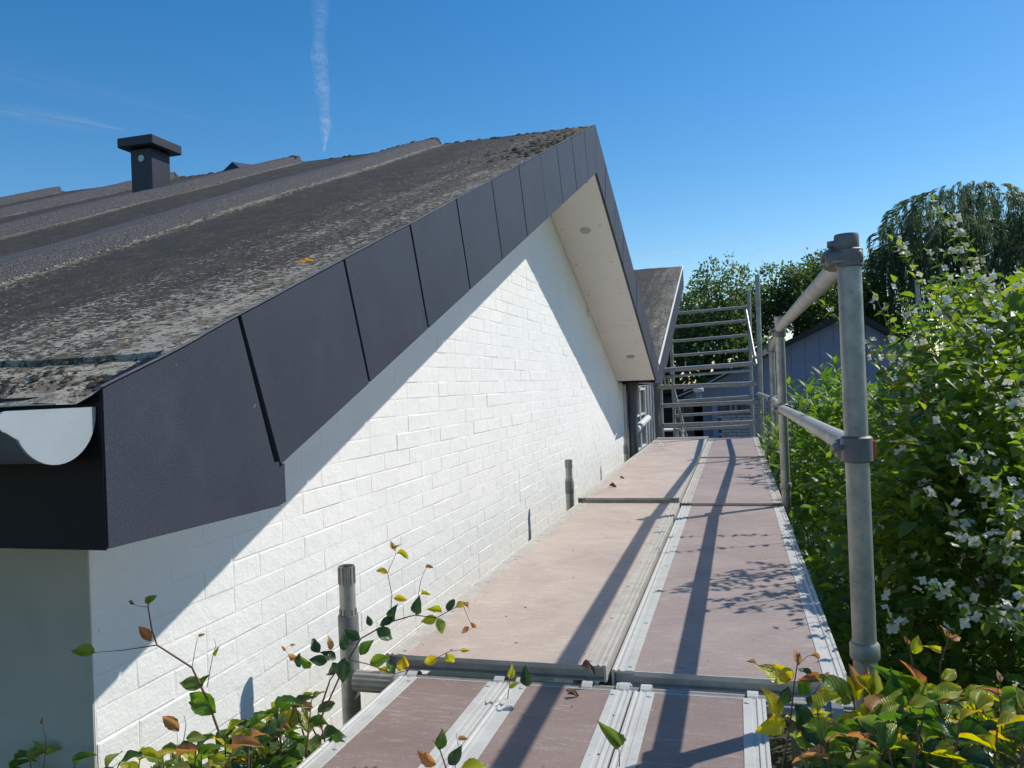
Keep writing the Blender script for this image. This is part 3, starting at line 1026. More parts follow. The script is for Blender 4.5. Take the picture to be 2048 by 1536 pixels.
mb = MB(); mb.prism([(10.05, 0.0), (PK[0], PK[1] - h2 + .012), (PK[0], PK[1] - h2 + .025), (10.05, 0.013)], 'x', -2.2, VX - .051); mb.build('soffit_panel', M['soffit'], wing)
mb = MB(); mb.box(-1.9, WX - 0.03, 9.66, 13.2, GZ, -0.05); mb.build('wall', M['grey_frame'], wing)
# tall windows and boards along that wall
yy = 9.72
for k in range(3):
    mb = MB(); fr = 0.03
    a, b, z0, z1 = yy, yy + 0.62, -2.45, -0.08
    mb.box(WX - .03, WX + .02, a, a + fr, z0, z1); mb.box(WX - .03, WX + .02, b - fr, b, z0, z1)
    mb.box(WX - .03, WX + .02, a + fr, b - fr, z1 - fr, z1); mb.box(WX - .03, WX + .02, a + fr, b - fr, z0, z0 + fr)
    for zz in (-0.45, -0.9, -1.5): mb.box(WX - .03, WX + .015, a + fr, b - fr, zz - .012, zz + .012)
    wf = mb.build('window', M['white_frame'], wing)
    mb = MB(); mb.box(WX - .026, WX - .012, a + fr, b - fr, z0 + fr, z1 - fr); mb.build('pane', M['glass'], wf)
    yy += 0.68
for k in range(7):
    mb = MB(); a = yy + k * 0.2; mb.box(WX - .03, WX + 0.01 + 0.01 * (k % 2), a + .006, a + .194, GZ, -0.06); mb.build('facade_board', M['grey_frame'], wing)
mb = MB(); mb.box(WX + .0, WX + .10, 13.15, 13.27, GZ, 0.7); mb.build('corner_post', M['grey_frame'], wing)
mb = MB(); mb.tube([(WX + 0.06, 9.95, -0.62), (WX + 0.10, 10.2, -0.55), (WX + 0.10, 11.2, -0.5)], 0.045, 12); mb.build('cable_duct', M['white_frame'], wing, True)

# ================================================================== SCAFFOLD
PR = 0.0262
posts = [(0.262, 1.99, 0.325), (0.258, 4.93, 0.35), (0.33, 7.8, 0.35)]
stubs = [(-1.077, 2.05, -0.485), (-1.062, 5.10, -0.484), (-1.062, 7.9, -0.50)]
scaf = thing('scaffold', 'grey tube scaffold frame with guard rails along the white gable wall', 'scaffold', (0.255, 1.93, GZ))
for i, (x, y, zt_) in enumerate(posts):
    mb = MB(); mb.tube([(x, y, GZ), (x, y, zt_ - (0.06 if i == 0 else 0))], PR, 28)
    po = mb.build('post', M['galv'], scaf, True)
    mb = MB(); mb.tube([(x, y, -0.655), (x, y, -0.650), (x, y, -0.622), (x, y, -0.617)], [PR + .0035, PR + .0065, PR + .0065, PR + .0035], 28); mb.build('collar', M['galv'], po, True)
    if i:
        mb = MB(); mb.tube([(x, y, zt_ - .035), (x, y, zt_)], [PR * 1.1, PR * 1.12], 20, False); mb.build('socket_rim', M['galv'], po, True)
for i, (x, y, zt_) in enumerate(stubs):
    mb = MB(); mb.tube([(x, y, GZ), (x, y, -0.632)], 0.0262, 24); po = mb.build('post', M['galv'], scaf, True)
    mb = MB(); mb.tube([(x, y, -0.70), (x, y, -0.625), (x, y, -0.622)], [.0285, .0285, .027], 24); mb.build('collar', M['cast'], po, True)
    mb = MB()
    mb.tube([(x, y, -0.64), (x, y, zt_)], 0.0225, 24, False)
    mb.tube([(x, y, zt_ - .2), (x, y, zt_ - 0.001)], 0.0195, 24, False)
    sp = mb.build('spigot', M['galv'], po, True)
    mb = MB()
    for k in range(12):
        a = 2 * math.pi * k / 12; cx, cy = x + .0228 * math.cos(a), y + .0228 * math.sin(a)
        for (za, zb) in ((zt_ - .05, zt_ - .003), (-.640, -.605)):
            mb.tube([(cx, cy, za), (cx, cy, zb)], 0.0017, 5)
    mb.build('splines', M['cast'], sp, True)['kind'] = 'stuff'
# rails
def rail(name, p, q, r=0.0255, mat='galv_pale'):
    mb = MB(); mb.tube([p, q], r, 28); return mb.build(name, M[mat], scaf, True)
rail('top_rail', (0.259, 2.025, 0.270), (0.257, 4.90, 0.285))
rail('top_rail', (0.262, 4.96, 0.272), (0.325, 7.77, 0.262), .024)
rail('top_rail', (0.325, 7.83, 0.262), (0.262, 10.3, 0.25), .024)
rail('mid_rail', (0.257, 2.025, -0.170), (0.255, 4.90, -0.188), .0245)
rail('mid_rail', (0.262, 4.96, -0.19), (0.325, 7.77, -0.205), .0245)
rail('mid_rail', (0.325, 7.83, -0.205), (0.262, 10.3, -0.20), .0235)
# couplers
def coupler(x, y, z, big=False, wedge=False):
    mb = MB()
    mb.tube([(x, y, z - .030), (x, y, z - .026), (x, y, z + .026), (x, y, z + .030)], [PR + .004, PR + .0085, PR + .0085, PR + .004], 28)
    c = mb.build('coupler', M['cast'], scaf, True)
    mb = MB(); mb.box(x - .042, x - .012, y + .004, y + .058, z - .027, z + .024, .007); mb.build('coupler_jaw', M['cast'], c, True)
    mb = MB(); mb.box(x - .048, x + .034, y + .022, y + .048, z - .012, z + .012, .005); mb.build('coupler_lug', M['cast'], c, True)
    mb = MB(); mb.tube([(x - .056, y - .02, z + .004), (x - .028, y + .0, z + .004)], .007, 8); mb.build('bolt', M['galv'], c, True)
    if wedge:
        mb = MB(); mb.box(x + .032, x + .041, y - .004, y + .008, z - .018, z + .020, .002); mb.build('wedge', M['red'], c)
    return c
x, y, zz = posts[0]
coupler(x, y, -0.173, wedge=True)
coupler(posts[1][0], posts[1][1], -0.188, wedge=True)
coupler(posts[1][0], posts[1][1], 0.262); coupler(posts[2][0], posts[2][1], 0.262); coupler(posts[2][0], posts[2][1], -0.205)
# head of the nearest post: stacked casting
mb = MB()
mb.tube([(x, y, 0.245), (x, y, 0.248), (x, y, 0.285), (x, y, 0.288)], [PR + .001, PR + .0045, PR + .0045, PR + .001], 28)
mb.box(x - .052, x + .028, y - .026, y + .034, 0.251, 0.283, .006)
hd = mb.build('post_head', M['cast'], scaf, True)
mb = MB(); mb.tube([(x - .004, y, 0.285), (x - .004, y, 0.288), (x - .004, y, 0.318), (x - .004, y, 0.322)], [.0255, .027, .027, .0255], 26)
mb.box(x - .036, x - .01, y - .014, y + .014, 0.288, 0.314, .008)
mb.build('head_cap', M['cast'], hd, True)
mb = MB(); mb.tube([(x - .046, y - .003, 0.301), (x - .030, y - .003, 0.301)], .0085, 10); mb.build('bolt', M['cast'], hd, True)
mb = MB(); mb.tube([(x - .03, y + .012, 0.265), (x - .03, y + .02, 0.271)], [.03, .03], 24)
mb.tube([(x - .024, y + .004, 0.256), (x - .024, y + .004, 0.259)], .034, 24); mb.build('lock_ring', M['galv'], hd, True)
# transoms under the deck joints: ribbed tube
def transom(y, z, x0, x1, r=0.028):
    mb = MB()
    n = 48; prof = []
    for k in range(n):
        a = 2 * math.pi * k / n
        rr = r + (0.0011 if k % 4 < 2 else -0.0006)
        prof.append((y + rr * math.cos(a), z + rr * math.sin(a)))
    mb.prism(prof, 'x', x0, x1)
    return mb.build('transom', M['galv'], scaf, False)
TY, TZ = 2.030, -0.800
transom(TY, TZ, -1.05, 0.236, .0275)
transom(4.93, -0.825, -1.036, 0.229); transom(7.8, -0.825, -1.036, 0.3); transom(10.3, -0.81, -1.036, 0.25)
# long ledgers below deck
rail('ledger', (0.29, -0.6, -1.9), (0.29, 10.3, -1.9), .024, 'galv')
rail('ledger', (-1.0, 1.0, -1.9), (-1.0, 10.3, -1.9), .024, 'galv')

# decks
def deck(label, x0, x1, y0, y1, z, ply, raw, rimw=0.058, hooks=(True, True), group='scaffold deck boards'):
    t = thing('scaffold_deck', label, 'scaffold deck', ((x0 + x1) / 2, y0, z - .06), group)
    sc = rimw / 0.058
    ridge = [(0, -.042), (0, -.001), (.002, .0015), (.008, .0015), (.011, -.001), (.016, -.001), (.018, .0025), (.022, .0025), (.024, -.001), (.0345, -.0012), (.036, .001), (.057, .001), (.058, -.0008), (.058, -.006), (.006, -.006), (.006, -.042)]
    for sgn, xb in ((1, x0), (-1, x1)):
        mb = MB()
        pr = [(xb + sgn * a * sc, z + b) for a, b in ridge]
        mb.prism(pr, 'y', y0, y1)
        sr = mb.build('side_rail', raw, t)
        rv = MB()
        L = y1 - y0
        for k in range(max(2, int(L / 0.38)) + 1):
            yy = y0 + .03 + (L - .06) * k / max(2, int(L / 0.38))
            cx = xb + sgn * .047 * sc
            rv.tube([(cx, yy, z + .0008), (cx, yy, z + .003), (cx, yy, z + .004)], [.0065, .006, .0025], 10)
        rv.build('rivets', raw, sr, True)['kind'] = 'stuff'
    ix0, ix1 = x0 + rimw + .0006, x1 - rimw - .0006
    mb = MB(); mb.box(ix0, ix1, y0 + .004, y1 - .004, z - .0115, z - .0012)
    pn = mb.build('panel', ply, t)
    for yb, s in ((y0, 1), (y1, -1)):
        mb = MB()
        ya, yc = sorted((yb, yb + s * .0035))
        mb.box(ix0, ix1, ya, yc, z - .013, z - .0005)
        ya, yc = sorted((yb + s * .002, yb + s * .03))
        mb.box(x0 + .007, x1 - .007, ya, yc, z - .041, z - .038)
        ya, yc = sorted((yb + s * .022, yb + s * .03))
        mb.box(x0 + .007, x1 - .007, ya, yc, z - .0375, z - .0135)
        mb.build('end_bar', raw, t)
    return t


def hook(t, x, y_t, z_t, side, w=0.024, mat=None, hr=0.033):
    """claw bent over a transom; side=-1 the deck is nearer than the tube"""
    mb = MB()
    outer, inner_ = [], []
    for k in range(11):
        a = math.radians(-20 + 205 * k / 10)
        if side < 0: a = math.pi - a
        outer.append((y_t + (hr + .006) * math.cos(a), z_t + (hr + .006) * math.sin(a)))
        inner_.append((y_t + hr * math.cos(a), z_t + hr * math.sin(a)))
    mb.prism(outer + inner_[::-1], 'x', x - w / 2, x + w / 2)
    mb.box(x - w / 2 - .001, x + w / 2 + .001, y_t - side * (-.034) - .004, y_t - side * (-.034) + .004, z_t + .004, z_t + .024, .0015)
    return mb.build('hook', mat or M['deck_alu'], t, False)


DL1, DR1 = (-0.967, -0.350), (-0.342, 0.240)
z_L, z_R = -0.728, -0.750
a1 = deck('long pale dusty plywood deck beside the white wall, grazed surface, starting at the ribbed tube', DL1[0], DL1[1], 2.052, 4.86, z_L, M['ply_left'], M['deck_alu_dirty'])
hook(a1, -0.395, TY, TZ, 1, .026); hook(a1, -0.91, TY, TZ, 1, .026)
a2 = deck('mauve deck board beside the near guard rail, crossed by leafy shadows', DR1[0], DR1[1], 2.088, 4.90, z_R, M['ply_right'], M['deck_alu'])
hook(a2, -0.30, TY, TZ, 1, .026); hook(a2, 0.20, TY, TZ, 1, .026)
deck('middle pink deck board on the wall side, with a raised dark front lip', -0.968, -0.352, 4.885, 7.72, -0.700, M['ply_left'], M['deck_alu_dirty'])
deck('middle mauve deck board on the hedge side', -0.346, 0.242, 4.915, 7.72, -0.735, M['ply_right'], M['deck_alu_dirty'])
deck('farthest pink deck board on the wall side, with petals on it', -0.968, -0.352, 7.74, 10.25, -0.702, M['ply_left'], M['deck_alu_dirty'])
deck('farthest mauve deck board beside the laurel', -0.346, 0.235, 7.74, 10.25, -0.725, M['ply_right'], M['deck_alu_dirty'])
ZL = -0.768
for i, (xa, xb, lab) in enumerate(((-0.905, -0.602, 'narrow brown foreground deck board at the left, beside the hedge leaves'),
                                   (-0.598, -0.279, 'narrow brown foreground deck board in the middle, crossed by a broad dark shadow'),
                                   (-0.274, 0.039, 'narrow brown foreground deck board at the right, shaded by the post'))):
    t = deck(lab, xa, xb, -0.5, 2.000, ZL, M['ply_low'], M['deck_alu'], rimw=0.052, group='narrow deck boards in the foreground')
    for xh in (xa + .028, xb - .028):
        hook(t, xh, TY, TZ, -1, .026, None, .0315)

# end guard of the walkway
eg = thing('end_guard_rail', 'low tube barrier closing the far end of the walkway', 'guard rail', (-0.4, 10.34, GZ))
def tube_part(par, name, p, q, r, mat='galv', n=14):
    mb = MB(); mb.tube([p, q], r, n); return mb.build(name, M[mat], par, True)
tube_part(eg, 'post', (0.272, 10.34, GZ), (0.305, 10.34, 1.27), .03)
tube_part(eg, 'post', (-0.93, 10.34, GZ), (-0.93, 10.34, 0.02), .03)
tube_part(eg, 'rail', (-0.90, 10.31, 0.14), (0.25, 10.31, 0.175), .030, 'galv_pale')
tube_part(eg, 'rail', (-0.88, 10.29, 0.055), (0.22, 10.29, 0.095), .017, 'galv_pale')
tube_part(eg, 'rail', (-0.96, 10.31, -0.075), (0.24, 10.31, -0.072), .030)
tube_part(eg, 'rail', (-0.93, 10.31, -0.31), (0.25, 10.31, -0.295), .027)
tube_part(eg, 'rail', (-0.90, 10.31, -0.56), (0.25, 10.31, -0.545), .027)
for xx in (-0.86, -0.815, -0.76):
    tube_part(eg, 'bar', (xx, 10.27, 0.06), (xx, 10.27, -0.06), .013, 'galv_pale', 10)
# ladder frame beyond
lf = thing('ladder_frame', 'tall aluminium scaffold ladder frame with many rungs behind the end barrier', 'ladder frame', (-0.38, 13.5, GZ))
def at13(px, py): return at(px, py, 13.5)
tube_part(lf, 'upright', (-1.0, 13.5, GZ), (-1.0, 13.5, 1.02), .026, 'galv_pale')
tube_part(lf, 'upright', (0.215, 13.5, GZ), (0.262, 13.5, 1.42), .026, 'galv_pale')
for z in (1.12, 0.90, 0.665, 0.425, -0.33, -0.565, -0.80, -1.05):
    tube_part(lf, 'rung', (-0.98, 13.5, z - .01), (0.235, 13.5, z + .03), .024, 'galv_pale', 12)
tube_part(lf, 'brace', (-1.0, 13.45, -0.1), (-0.72, 13.3, -1.3), .026, 'galv', 12)
tube_part(lf, 'brace', (0.20, 13.45, 1.1), (0.30, 12.4, 0.2), .022, 'galv', 12)

# ================================================================== BACKGROUND SHED
SY = 19.0
shed = thing('outbuilding', 'blue-grey clad gabled outbuilding with pale brick base and dark open doorway', 'outbuilding', (4, SY, GZ))
pk = at(1700, 622, SY); lf_e = at(1345, 797, SY); rt_e = at(1975, 775, SY)
sl_l = (pk.z - lf_e.z) / (pk.x - lf_e.x); sl_r = (pk.z - rt_e.z) / (rt_e.x - pk.x)
zc = -0.42
zroof = lambda x: pk.z - (sl_l * (pk.x - x) if x < pk.x else sl_r * (x - pk.x))
xL, xR = lf_e.x + .25, rt_e.x - .2
k = 0; x = xL
while x < xR - 0.02:
    xb = min(x + 0.30, xR)
    if x < pk.x < xb: xb = pk.x if pk.x - x > .05 else xb
    mb = MB(); mb.prism([(x + .003, zc), (xb - .003, zc), (xb - .003, zroof(xb - .003) - .09), (x + .003, zroof(x + .003) - .09)], 'y', SY + .003 * (k % 2), SY + 0.026)
    mb.build('cladding_board', M['cladding'], shed); x = xb; k += 1
mb = MB()
dx0, dx1 = at(1352, 850, SY).x, at(1432, 850, SY).x
mb.box(xL, dx0, SY + .03, SY + .3, GZ, zc - .005); mb.box(dx1, xR, SY + .03, SY + .3, GZ, zc - .005)
mb.prism([(xL, zc), (xR, zc), (xR, zroof(xR) - .1), (pk.x, pk.z - .1), (xL, zroof(xL) - .1)], 'y', SY + .027, SY + .3)
mb.build('wall', M['mortar'], shed)
mb = MB(); mb.box(xL, xR, SY + 5, SY + 5.2, GZ, zc); mb.box(xR - .2, xR, SY + .31, SY + 5, GZ, zc); mb.box(xL, xL + .2, SY + .31, SY + 5, GZ, zc); mb.build('wall', M['mortar'], shed)
wx0, wx1 = at(1452, 815, SY).x, at(1481, 815, SY).x
wz0, wz1 = at(1466, 823, SY).z, at(1466, 808, SY).z
nb2 = 0; stuffb = MB()
c = 0; z = zc - 0.075
bm_ = []
brick_far = MB(); brick_far.box(0.006, .222, -.0, .03, .006, .061); bfm = brick_far.mesh('brick'); bfm.materials.append(M['grey_brick'])
while z > GZ:
    x = dx1 + (0.114 if c % 2 else 0)
    while x + .228 < xR:
        if not (x + .228 > wx0 - .02 and x < wx1 + .02 and z + .067 > wz0 - .02 and z < wz1 + .02):
            bm_.append((x, z))
        x += .228
    z -= .067; c += 1
bm_.sort(key=lambda q: (abs(q[0] - 0.8) + abs(q[1] + .9)))
for i, (x, z) in enumerate(bm_):
    if i < 300:
        o = bpy.data.objects.new('brick', bfm); o.location = (x, SY, z); link(o, shed)
    else: stuffb.box(x + .006, x + .222, SY, SY + .03, z + .006, z + .061)
o = stuffb.build('brick', M['grey_brick'], shed); o['kind'] = 'stuff'
mb = MB(); mb.box(wx0, wx1, SY + .0, SY + .02, wz0, wz1); wf = mb.build('window', M['glass'], shed)
for k in (1, 2):
    xx = wx0 + (wx1 - wx0) * k / 3
    mb = MB(); mb.box(xx - .025, xx + .025, SY - .02, SY - .001, wz0, wz1); mb.build('mullion', M['cladding'], wf)
mb = MB(); xx = at(1431, 850, SY).x; mb.box(xx - .06, xx + .06, SY - .03, SY + .03, GZ, zc - .006); mb.build('door_frame', M['cladding'], shed)
mb = MB(); xx = at(1420, 850, SY).x; mb.box(xx - .16, xx + .10, SY + .25, SY + .30, GZ, zc - .01); mb.build('door', M['cladding'], shed)
# shed roof
mb = MB()
for (xa, xb) in ((lf_e.x - .3, pk.x), (pk.x, rt_e.x + .3)):
    za, zb = zroof(xa), zroof(xb)
    mb.add([(xa, SY - .3, za - .1), (xb, SY - .3, zb - .1), (xb, SY - .3, zb + .03), (xa, SY - .3, za + .03),
            (xa, SY + 6, za - .1), (xb, SY + 6, zb - .1), (xb, SY + 6, zb + .03), (xa, SY + 6, za + .03)],
           [(0, 1, 2, 3), (4, 7, 6, 5), (0, 4, 5, 1), (3, 2, 6, 7), (0, 3, 7, 4), (1, 5, 6, 2)])
mb.build('roof', M['roof_dark'], shed)
# dark lean-to on the left of the shed
lt = thing('lean_to', 'low dark timber lean-to between the house wing and the grey outbuilding', 'outbuilding', (-1.6, 20.5, GZ))
mb = MB(); mb.box(-4.5, lf_e.x + .2, 20.2, 23, GZ, -0.35); mb.build('wall', M['roof_dark'], lt)
mb = MB(); mb.prism([(-4.7, -.30), (lf_e.x + .2, -.30), (lf_e.x + .2, -.2), (-4.7, 0.35)], 'y', 20.0, 23.2); mb.build('roof', M['roof_dark'], lt)
# overhead wire & its bracket
mb = MB(); p0, p1 = at(1354, 793, 17.5), at(1453, 746, 17.5)
mb.tube([p0, (p0 + p1) / 2 + Vector((0, 0, -.03)), p1], .009, 6); tag(mb.build('cable', M['white_frame']), 'thin white cable rising past the dark shed roof', 'cable')
lm = thing('wall_lamp', 'small white round lamp on a short post in front of the blue-grey outbuilding', 'lamp', at(1397, 800, 18.2))
c = at(1397, 780, 18.2); mb = MB(); mb.tube([c, at(1397, 800, 18.2)], .06, 12); mb.build('lamp_post', M['cladding'], lm, True)
mb = MB(); mb.tube([c + Vector((0, 0, .08)), c + Vector((0, 0, .03)), c - Vector((0, 0, .03)), c - Vector((0, 0, .07))], [.05, .11, .11, .05], 16); mb.build('lamp_head', M['white_frame'], lm, True)
# mast behind the shrub
mst = MB(); p0 = at(1834, 560, 26); mst.tube([(p0.x, 26, GZ), (p0.x, 26, p0.z)], [.11, .07], 12); tag(mst.build('mast', M['galv'], None, True), 'thin pale grey mast rising behind the flowering shrub', 'mast')
# garden table and polished cylinder near the walkway end
gt = thing('garden_table', 'small round white garden table beyond the end of the walkway', 'table', (-1.35, 15.5, GZ))
c = at(1334, 858, 15.5); mb = MB(); mb.tube([c, c - Vector((0, 0, .03))], .28, 20); mb.build('table_top', M['white_frame'], gt, True)
for a in range(3):
    q = Vector((math.cos(a * 2.1), math.sin(a * 2.1), 0))
    mb = MB(); mb.tube([c + q * .2 - Vector((0, 0, .03)), (c.x + q.x * .26, c.y + q.y * .26, GZ)], .014, 8); mb.build('leg', M['white_frame'], gt, True)
bl_ = MB(); c = at(1365, 878, 10.55)
bl_.tube([(c.x, c.y, GZ), (c.x, c.y, c.z), (c.x, c.y, c.z + .02), (c.x, c.y, c.z + .05), (c.x, c.y, c.z + .09), (c.x, c.y, c.z + .13), (c.x, c.y, c.z + .15)], [.018, .022, .03, .02, .028, .026, .010], 16)
tag(bl_.build('metal_flue', M['chrome'], None, True), 'polished steel flue tip standing just past the walkway end', 'flue')

# ================================================================== SKY FEATURES
def sky_mat(name, strength, sc, dens):
    m, n, l, p = nt(name)
    n.remove(p)
    tr = n.new('ShaderNodeBsdfTransparent'); df = n.new('ShaderNodeBsdfDiffuse'); df.inputs[0].default_value = (0.9, 0.92, 0.95, 1)
    tl = n.new('ShaderNodeBsdfTranslucent'); tl.inputs[0].default_value = (0.9, 0.92, 0.95, 1)
    ad = n.new('ShaderNodeMixShader'); ad.inputs[0].default_value = .5; l.new(df.outputs[0], ad.inputs[1]); l.new(tl.outputs[0], ad.inputs[2])
    lw = n.new('ShaderNodeLayerWeight'); lw.inputs[0].default_value = 0.5
    f = math_n(n, l, 'POWER', math_n(n, l, 'SUBTRACT', 1.0, lw.outputs['Facing']), 1.5)
    tc = n.new('ShaderNodeTexCoord')
    mp = n.new('ShaderNodeMapping'); mp.inputs['Scale'].default_value = sc; l.new(tc.outputs['Object'], mp.inputs[0])
    nz = noise_node(n, l, 1.0, 6, 0.65, mp.outputs[0], 0.3)
    r = ramp(n, l, nz.outputs[0], [(0.34, 0.0), (0.72, 1.0)]).outputs[0]
    mx = n.new('ShaderNodeMixShader')
    l.new(math_n(n, l, 'MULTIPLY', math_n(n, l, 'MULTIPLY', f, r), dens), mx.inputs[0])
    l.new(tr.outputs[0], mx.inputs[1]); l.new(ad.outputs[0], mx.inputs[2]); l.new(mx.outputs[0], n['Material Output'].inputs[0])
    return m
DS = 9000.0
pts = []; rad = []
for k in range(60):
    t = k / 59
    py = -60 + (305 + 60) * t
    pxx = 631 + 12 * math.sin(t * 2.2) + 4 * math.sin(t * 9) + (5 if py > 120 else 0) * t
    pts.append(ray(pxx, py).normalized() * (DS * (1 + 0.6 * t)))
    rad.append((92 + 12 * math.sin(t * 14) + 9 * math.sin(t * 31)) * (1.0 - 0.25 * t) * (1 if k < 50 else (59.5 - k) / 10) * (1 + .6 * t))
mb = MB(); mb.tube(pts, rad, 20, False)
ct = mb.build('contrail', sky_mat('contrail_vapour', 1, (0.007, 0.007, 0.0035), 0.72), None, True)
tag(ct, 'thin white vapour trail running down the blue sky above the roof', 'contrail')
def wisp(px, py, wpx, hpx, tilt, lab, dens, sc):
    d = DS; c = ray(px, py).normalized() * d
    import bmesh
    bm = bmesh.new(); bmesh.ops.create_icosphere(bm, subdivisions=4, radius=1.0)
    me = bpy.data.meshes.new('cloud'); bm.to_mesh(me); bm.free(); me.shade_smooth()
    o = obj('cloud', me, None, sky_mat('cloud_vapour', 1, sc, dens))
    fw = c.normalized(); rt = fw.cross(Vector((0, 0, 1))).normalized(); upv = rt.cross(fw)
    rt2 = rt * math.cos(tilt) + upv * math.sin(tilt); up2 = -rt * math.sin(tilt) + upv * math.cos(tilt)
    a, b = wpx / FPX * d / 2, hpx / FPX * d / 2
    mtx = Matrix((rt2 * a, fw * a * .6, up2 * b)).transposed().to_4x4(); mtx.translation = c
    o.matrix_basis = mtx
    return tag(o, lab, 'cloud', 'faint high clouds')
wisp(110, 238, 210, 34, math.radians(-4), 'faint wispy cloud at the upper left above the chimney', .17, (1.6, 1.6, 3))
wisp(1600, 497, 210, 44, 0.05, 'faint cloud low over the trees beside the nearest post', .20, (1.6, 1.6, 2))
wisp(1400, 492, 260, 40, 0.1, 'faint cloud streak just above the second gable', .14, (1.6, 1.6, 2))
wisp(150, 180, 420, 60, math.radians(-8), 'very faint veil of cloud at the far upper left', .05, (2, 2, 4))

# ================================================================== TREES
quad_leaf = (np.array([(-.5, 0, 0), (.5, 0, 0), (.35, 1, .12), (-.35, 1, .12)]) * np.array([.7, 1, 1]), [(0, 1, 2, 3)], np.array([(0, 0), (1, 0), (1, 1), (0, 1)]))
rhomb = (np.array([(0, 0, 0), (.34, .45, .06), (0, 1, -.06), (-.34, .45, .06)]), [(0, 1, 2, 3)], np.array([(.5, 0), (1, .5), (.5, 1), (0, .5)]))


def rand_dir(r):
    z = r.uniform(-1, 1); a = r.uniform(0, 2 * math.pi); s = math.sqrt(1 - z * z)
    return Vector((s * math.cos(a), s * math.sin(a), z))


def tree(label, base, height, crown_c, crown_r, nclump, per, lsize, mats, seed, group='trees beyond the outbuilding', name='leafy_tree', lobes=7):
    r = random.Random(seed)
    t = thing(name, label, 'tree', base, group)
    mb = MB(); b = Vector(base); top = Vector((crown_c[0], crown_c[1], crown_c[2] + crown_r[2] * .3))
    mb.tube([b, b.lerp(top, .4) + Vector((r.uniform(-.2, .2), 0, 0)), top], [.22, .16, .05], 10)
    mb.build('trunk', M['bark'], t, True)
    cc = Vector(crown_c)
    lb = [(cc + Vector((d.x * crown_r[0] * .6, d.y * crown_r[1] * .6, abs(d.z) * crown_r[2] * .75 - .1)), r.uniform(.38, .62)) for d in [rand_dir(r) for _ in range(lobes)]]
    br = MB()
    for c, q in lb: br.tube([b.lerp(top, .35), b.lerp(c, .75), c], [.09, .05, .02], 6)
    br.build('limb', M['bark'], t, True)
    items = []
    for k in range(nclump):
        c, q = r.choice(lb)
        d = rand_dir(r)
        rad = (r.random() ** 0.33)
        pc = c + Vector((d.x * crown_r[0], d.y * crown_r[1], d.z * crown_r[2])) * q * rad
        for j in range(per):
            dd = rand_dir(r)
            pos = pc + dd * lsize * 2.2 * r.random()
            items.append((rhomb, npm(xf(pos, (dd + d * .7 + Vector((0, 0, -.2))), rand_dir(r), lsize * r.uniform(.6, 1.3))), 0 if r.random() < .6 else 1, r.random()))
    joined('crown', items, mats, t)
    return t


TL = [M['tree_leaf'], M['tree_leaf_lit']]
c = at(1415, 650, 27); tree('bright round-topped broadleaf tree between the second gable and the ladder frame', (c.x, 27, GZ), 7, (c.x, 27, c.z - .3), (1.75, 1.6, 2.1), 1100, 12, .105, [M['tree_leaf_lit'], M['tree_leaf']], 3)
c = at(1330, 690, 30); tree('leafy tree partly hidden behind the second gable', (c.x, 30, GZ), 7, (c.x, 30, c.z - .2), (2.0, 1.5, 2.0), 700, 11, .11, TL, 4)
c = at(1495, 680, 29); tree('low dark tree directly behind the ladder frame upright', (c.x, 29, GZ), 7, (c.x, 29, c.z), (1.3, 1.3, 1.8), 700, 11, .10, TL, 14)
c = at(1590, 635, 28); tree('dark oak-like tree rising over the near slope of the outbuilding roof', (c.x, 28, GZ), 8, (c.x, 28, c.z - .3), (1.45, 1.4, 2.0), 1000, 12, .105, TL, 5)
c = at(1680, 630, 29); tree('dark tree behind the nearest scaffold post', (c.x, 29, GZ), 8, (c.x, 29, c.z), (1.5, 1.5, 2.3), 1000, 12, .105, TL, 6)
c = at(1748, 650, 30); tree('small dark tree between the nearest post and the willow', (c.x, 30, GZ), 8, (c.x, 30, c.z - .4), (1.1, 1.5, 1.7), 600, 12, .105, TL, 7)
# hedge low behind the end guard
def hedge(name, label, x0, x1, y0, y1, z0, z1, n, lsize, mats, seed, cat='hedge'):
    r = random.Random(seed); t = thing(name, label, cat, ((x0 + x1) / 2, (y0 + y1) / 2, GZ))
    items = []
    for k in range(n):
        pos = Vector((r.uniform(x0, x1), r.uniform(y0, y1), 0)); h = z1 + .25 * mnoise.noise(Vector((pos.x * .8, pos.y * .8, seed)))
        pos.z = z0 + (h - z0) * (r.random() ** .6)
        items.append((rhomb, npm(xf(pos, rand_dir(r) + Vector((0, 0, .2)), rand_dir(r), lsize * r.uniform(.6, 1.3))), 0 if r.random() < .7 else 1, r.random()))
    joined('foliage', items, mats, t)
    mb = MB()
    for k in range(9):
        xx = x0 + (x1 - x0) * (k + .5) / 9; mb.tube([(xx, (y0 + y1) / 2, GZ), (xx + r.uniform(-.2, .2), (y0 + y1) / 2, z1 - .4)], [.05, .02], 6)
    mb.build('stems', M['bark'], t, True)
    return t
hedge('tall_hedge', 'tall dark evergreen hedge behind the ladder frame and the shed', -6.5, 4.5, 25.0, 26.2, GZ, 1.05, 9000, .2, TL, 31)

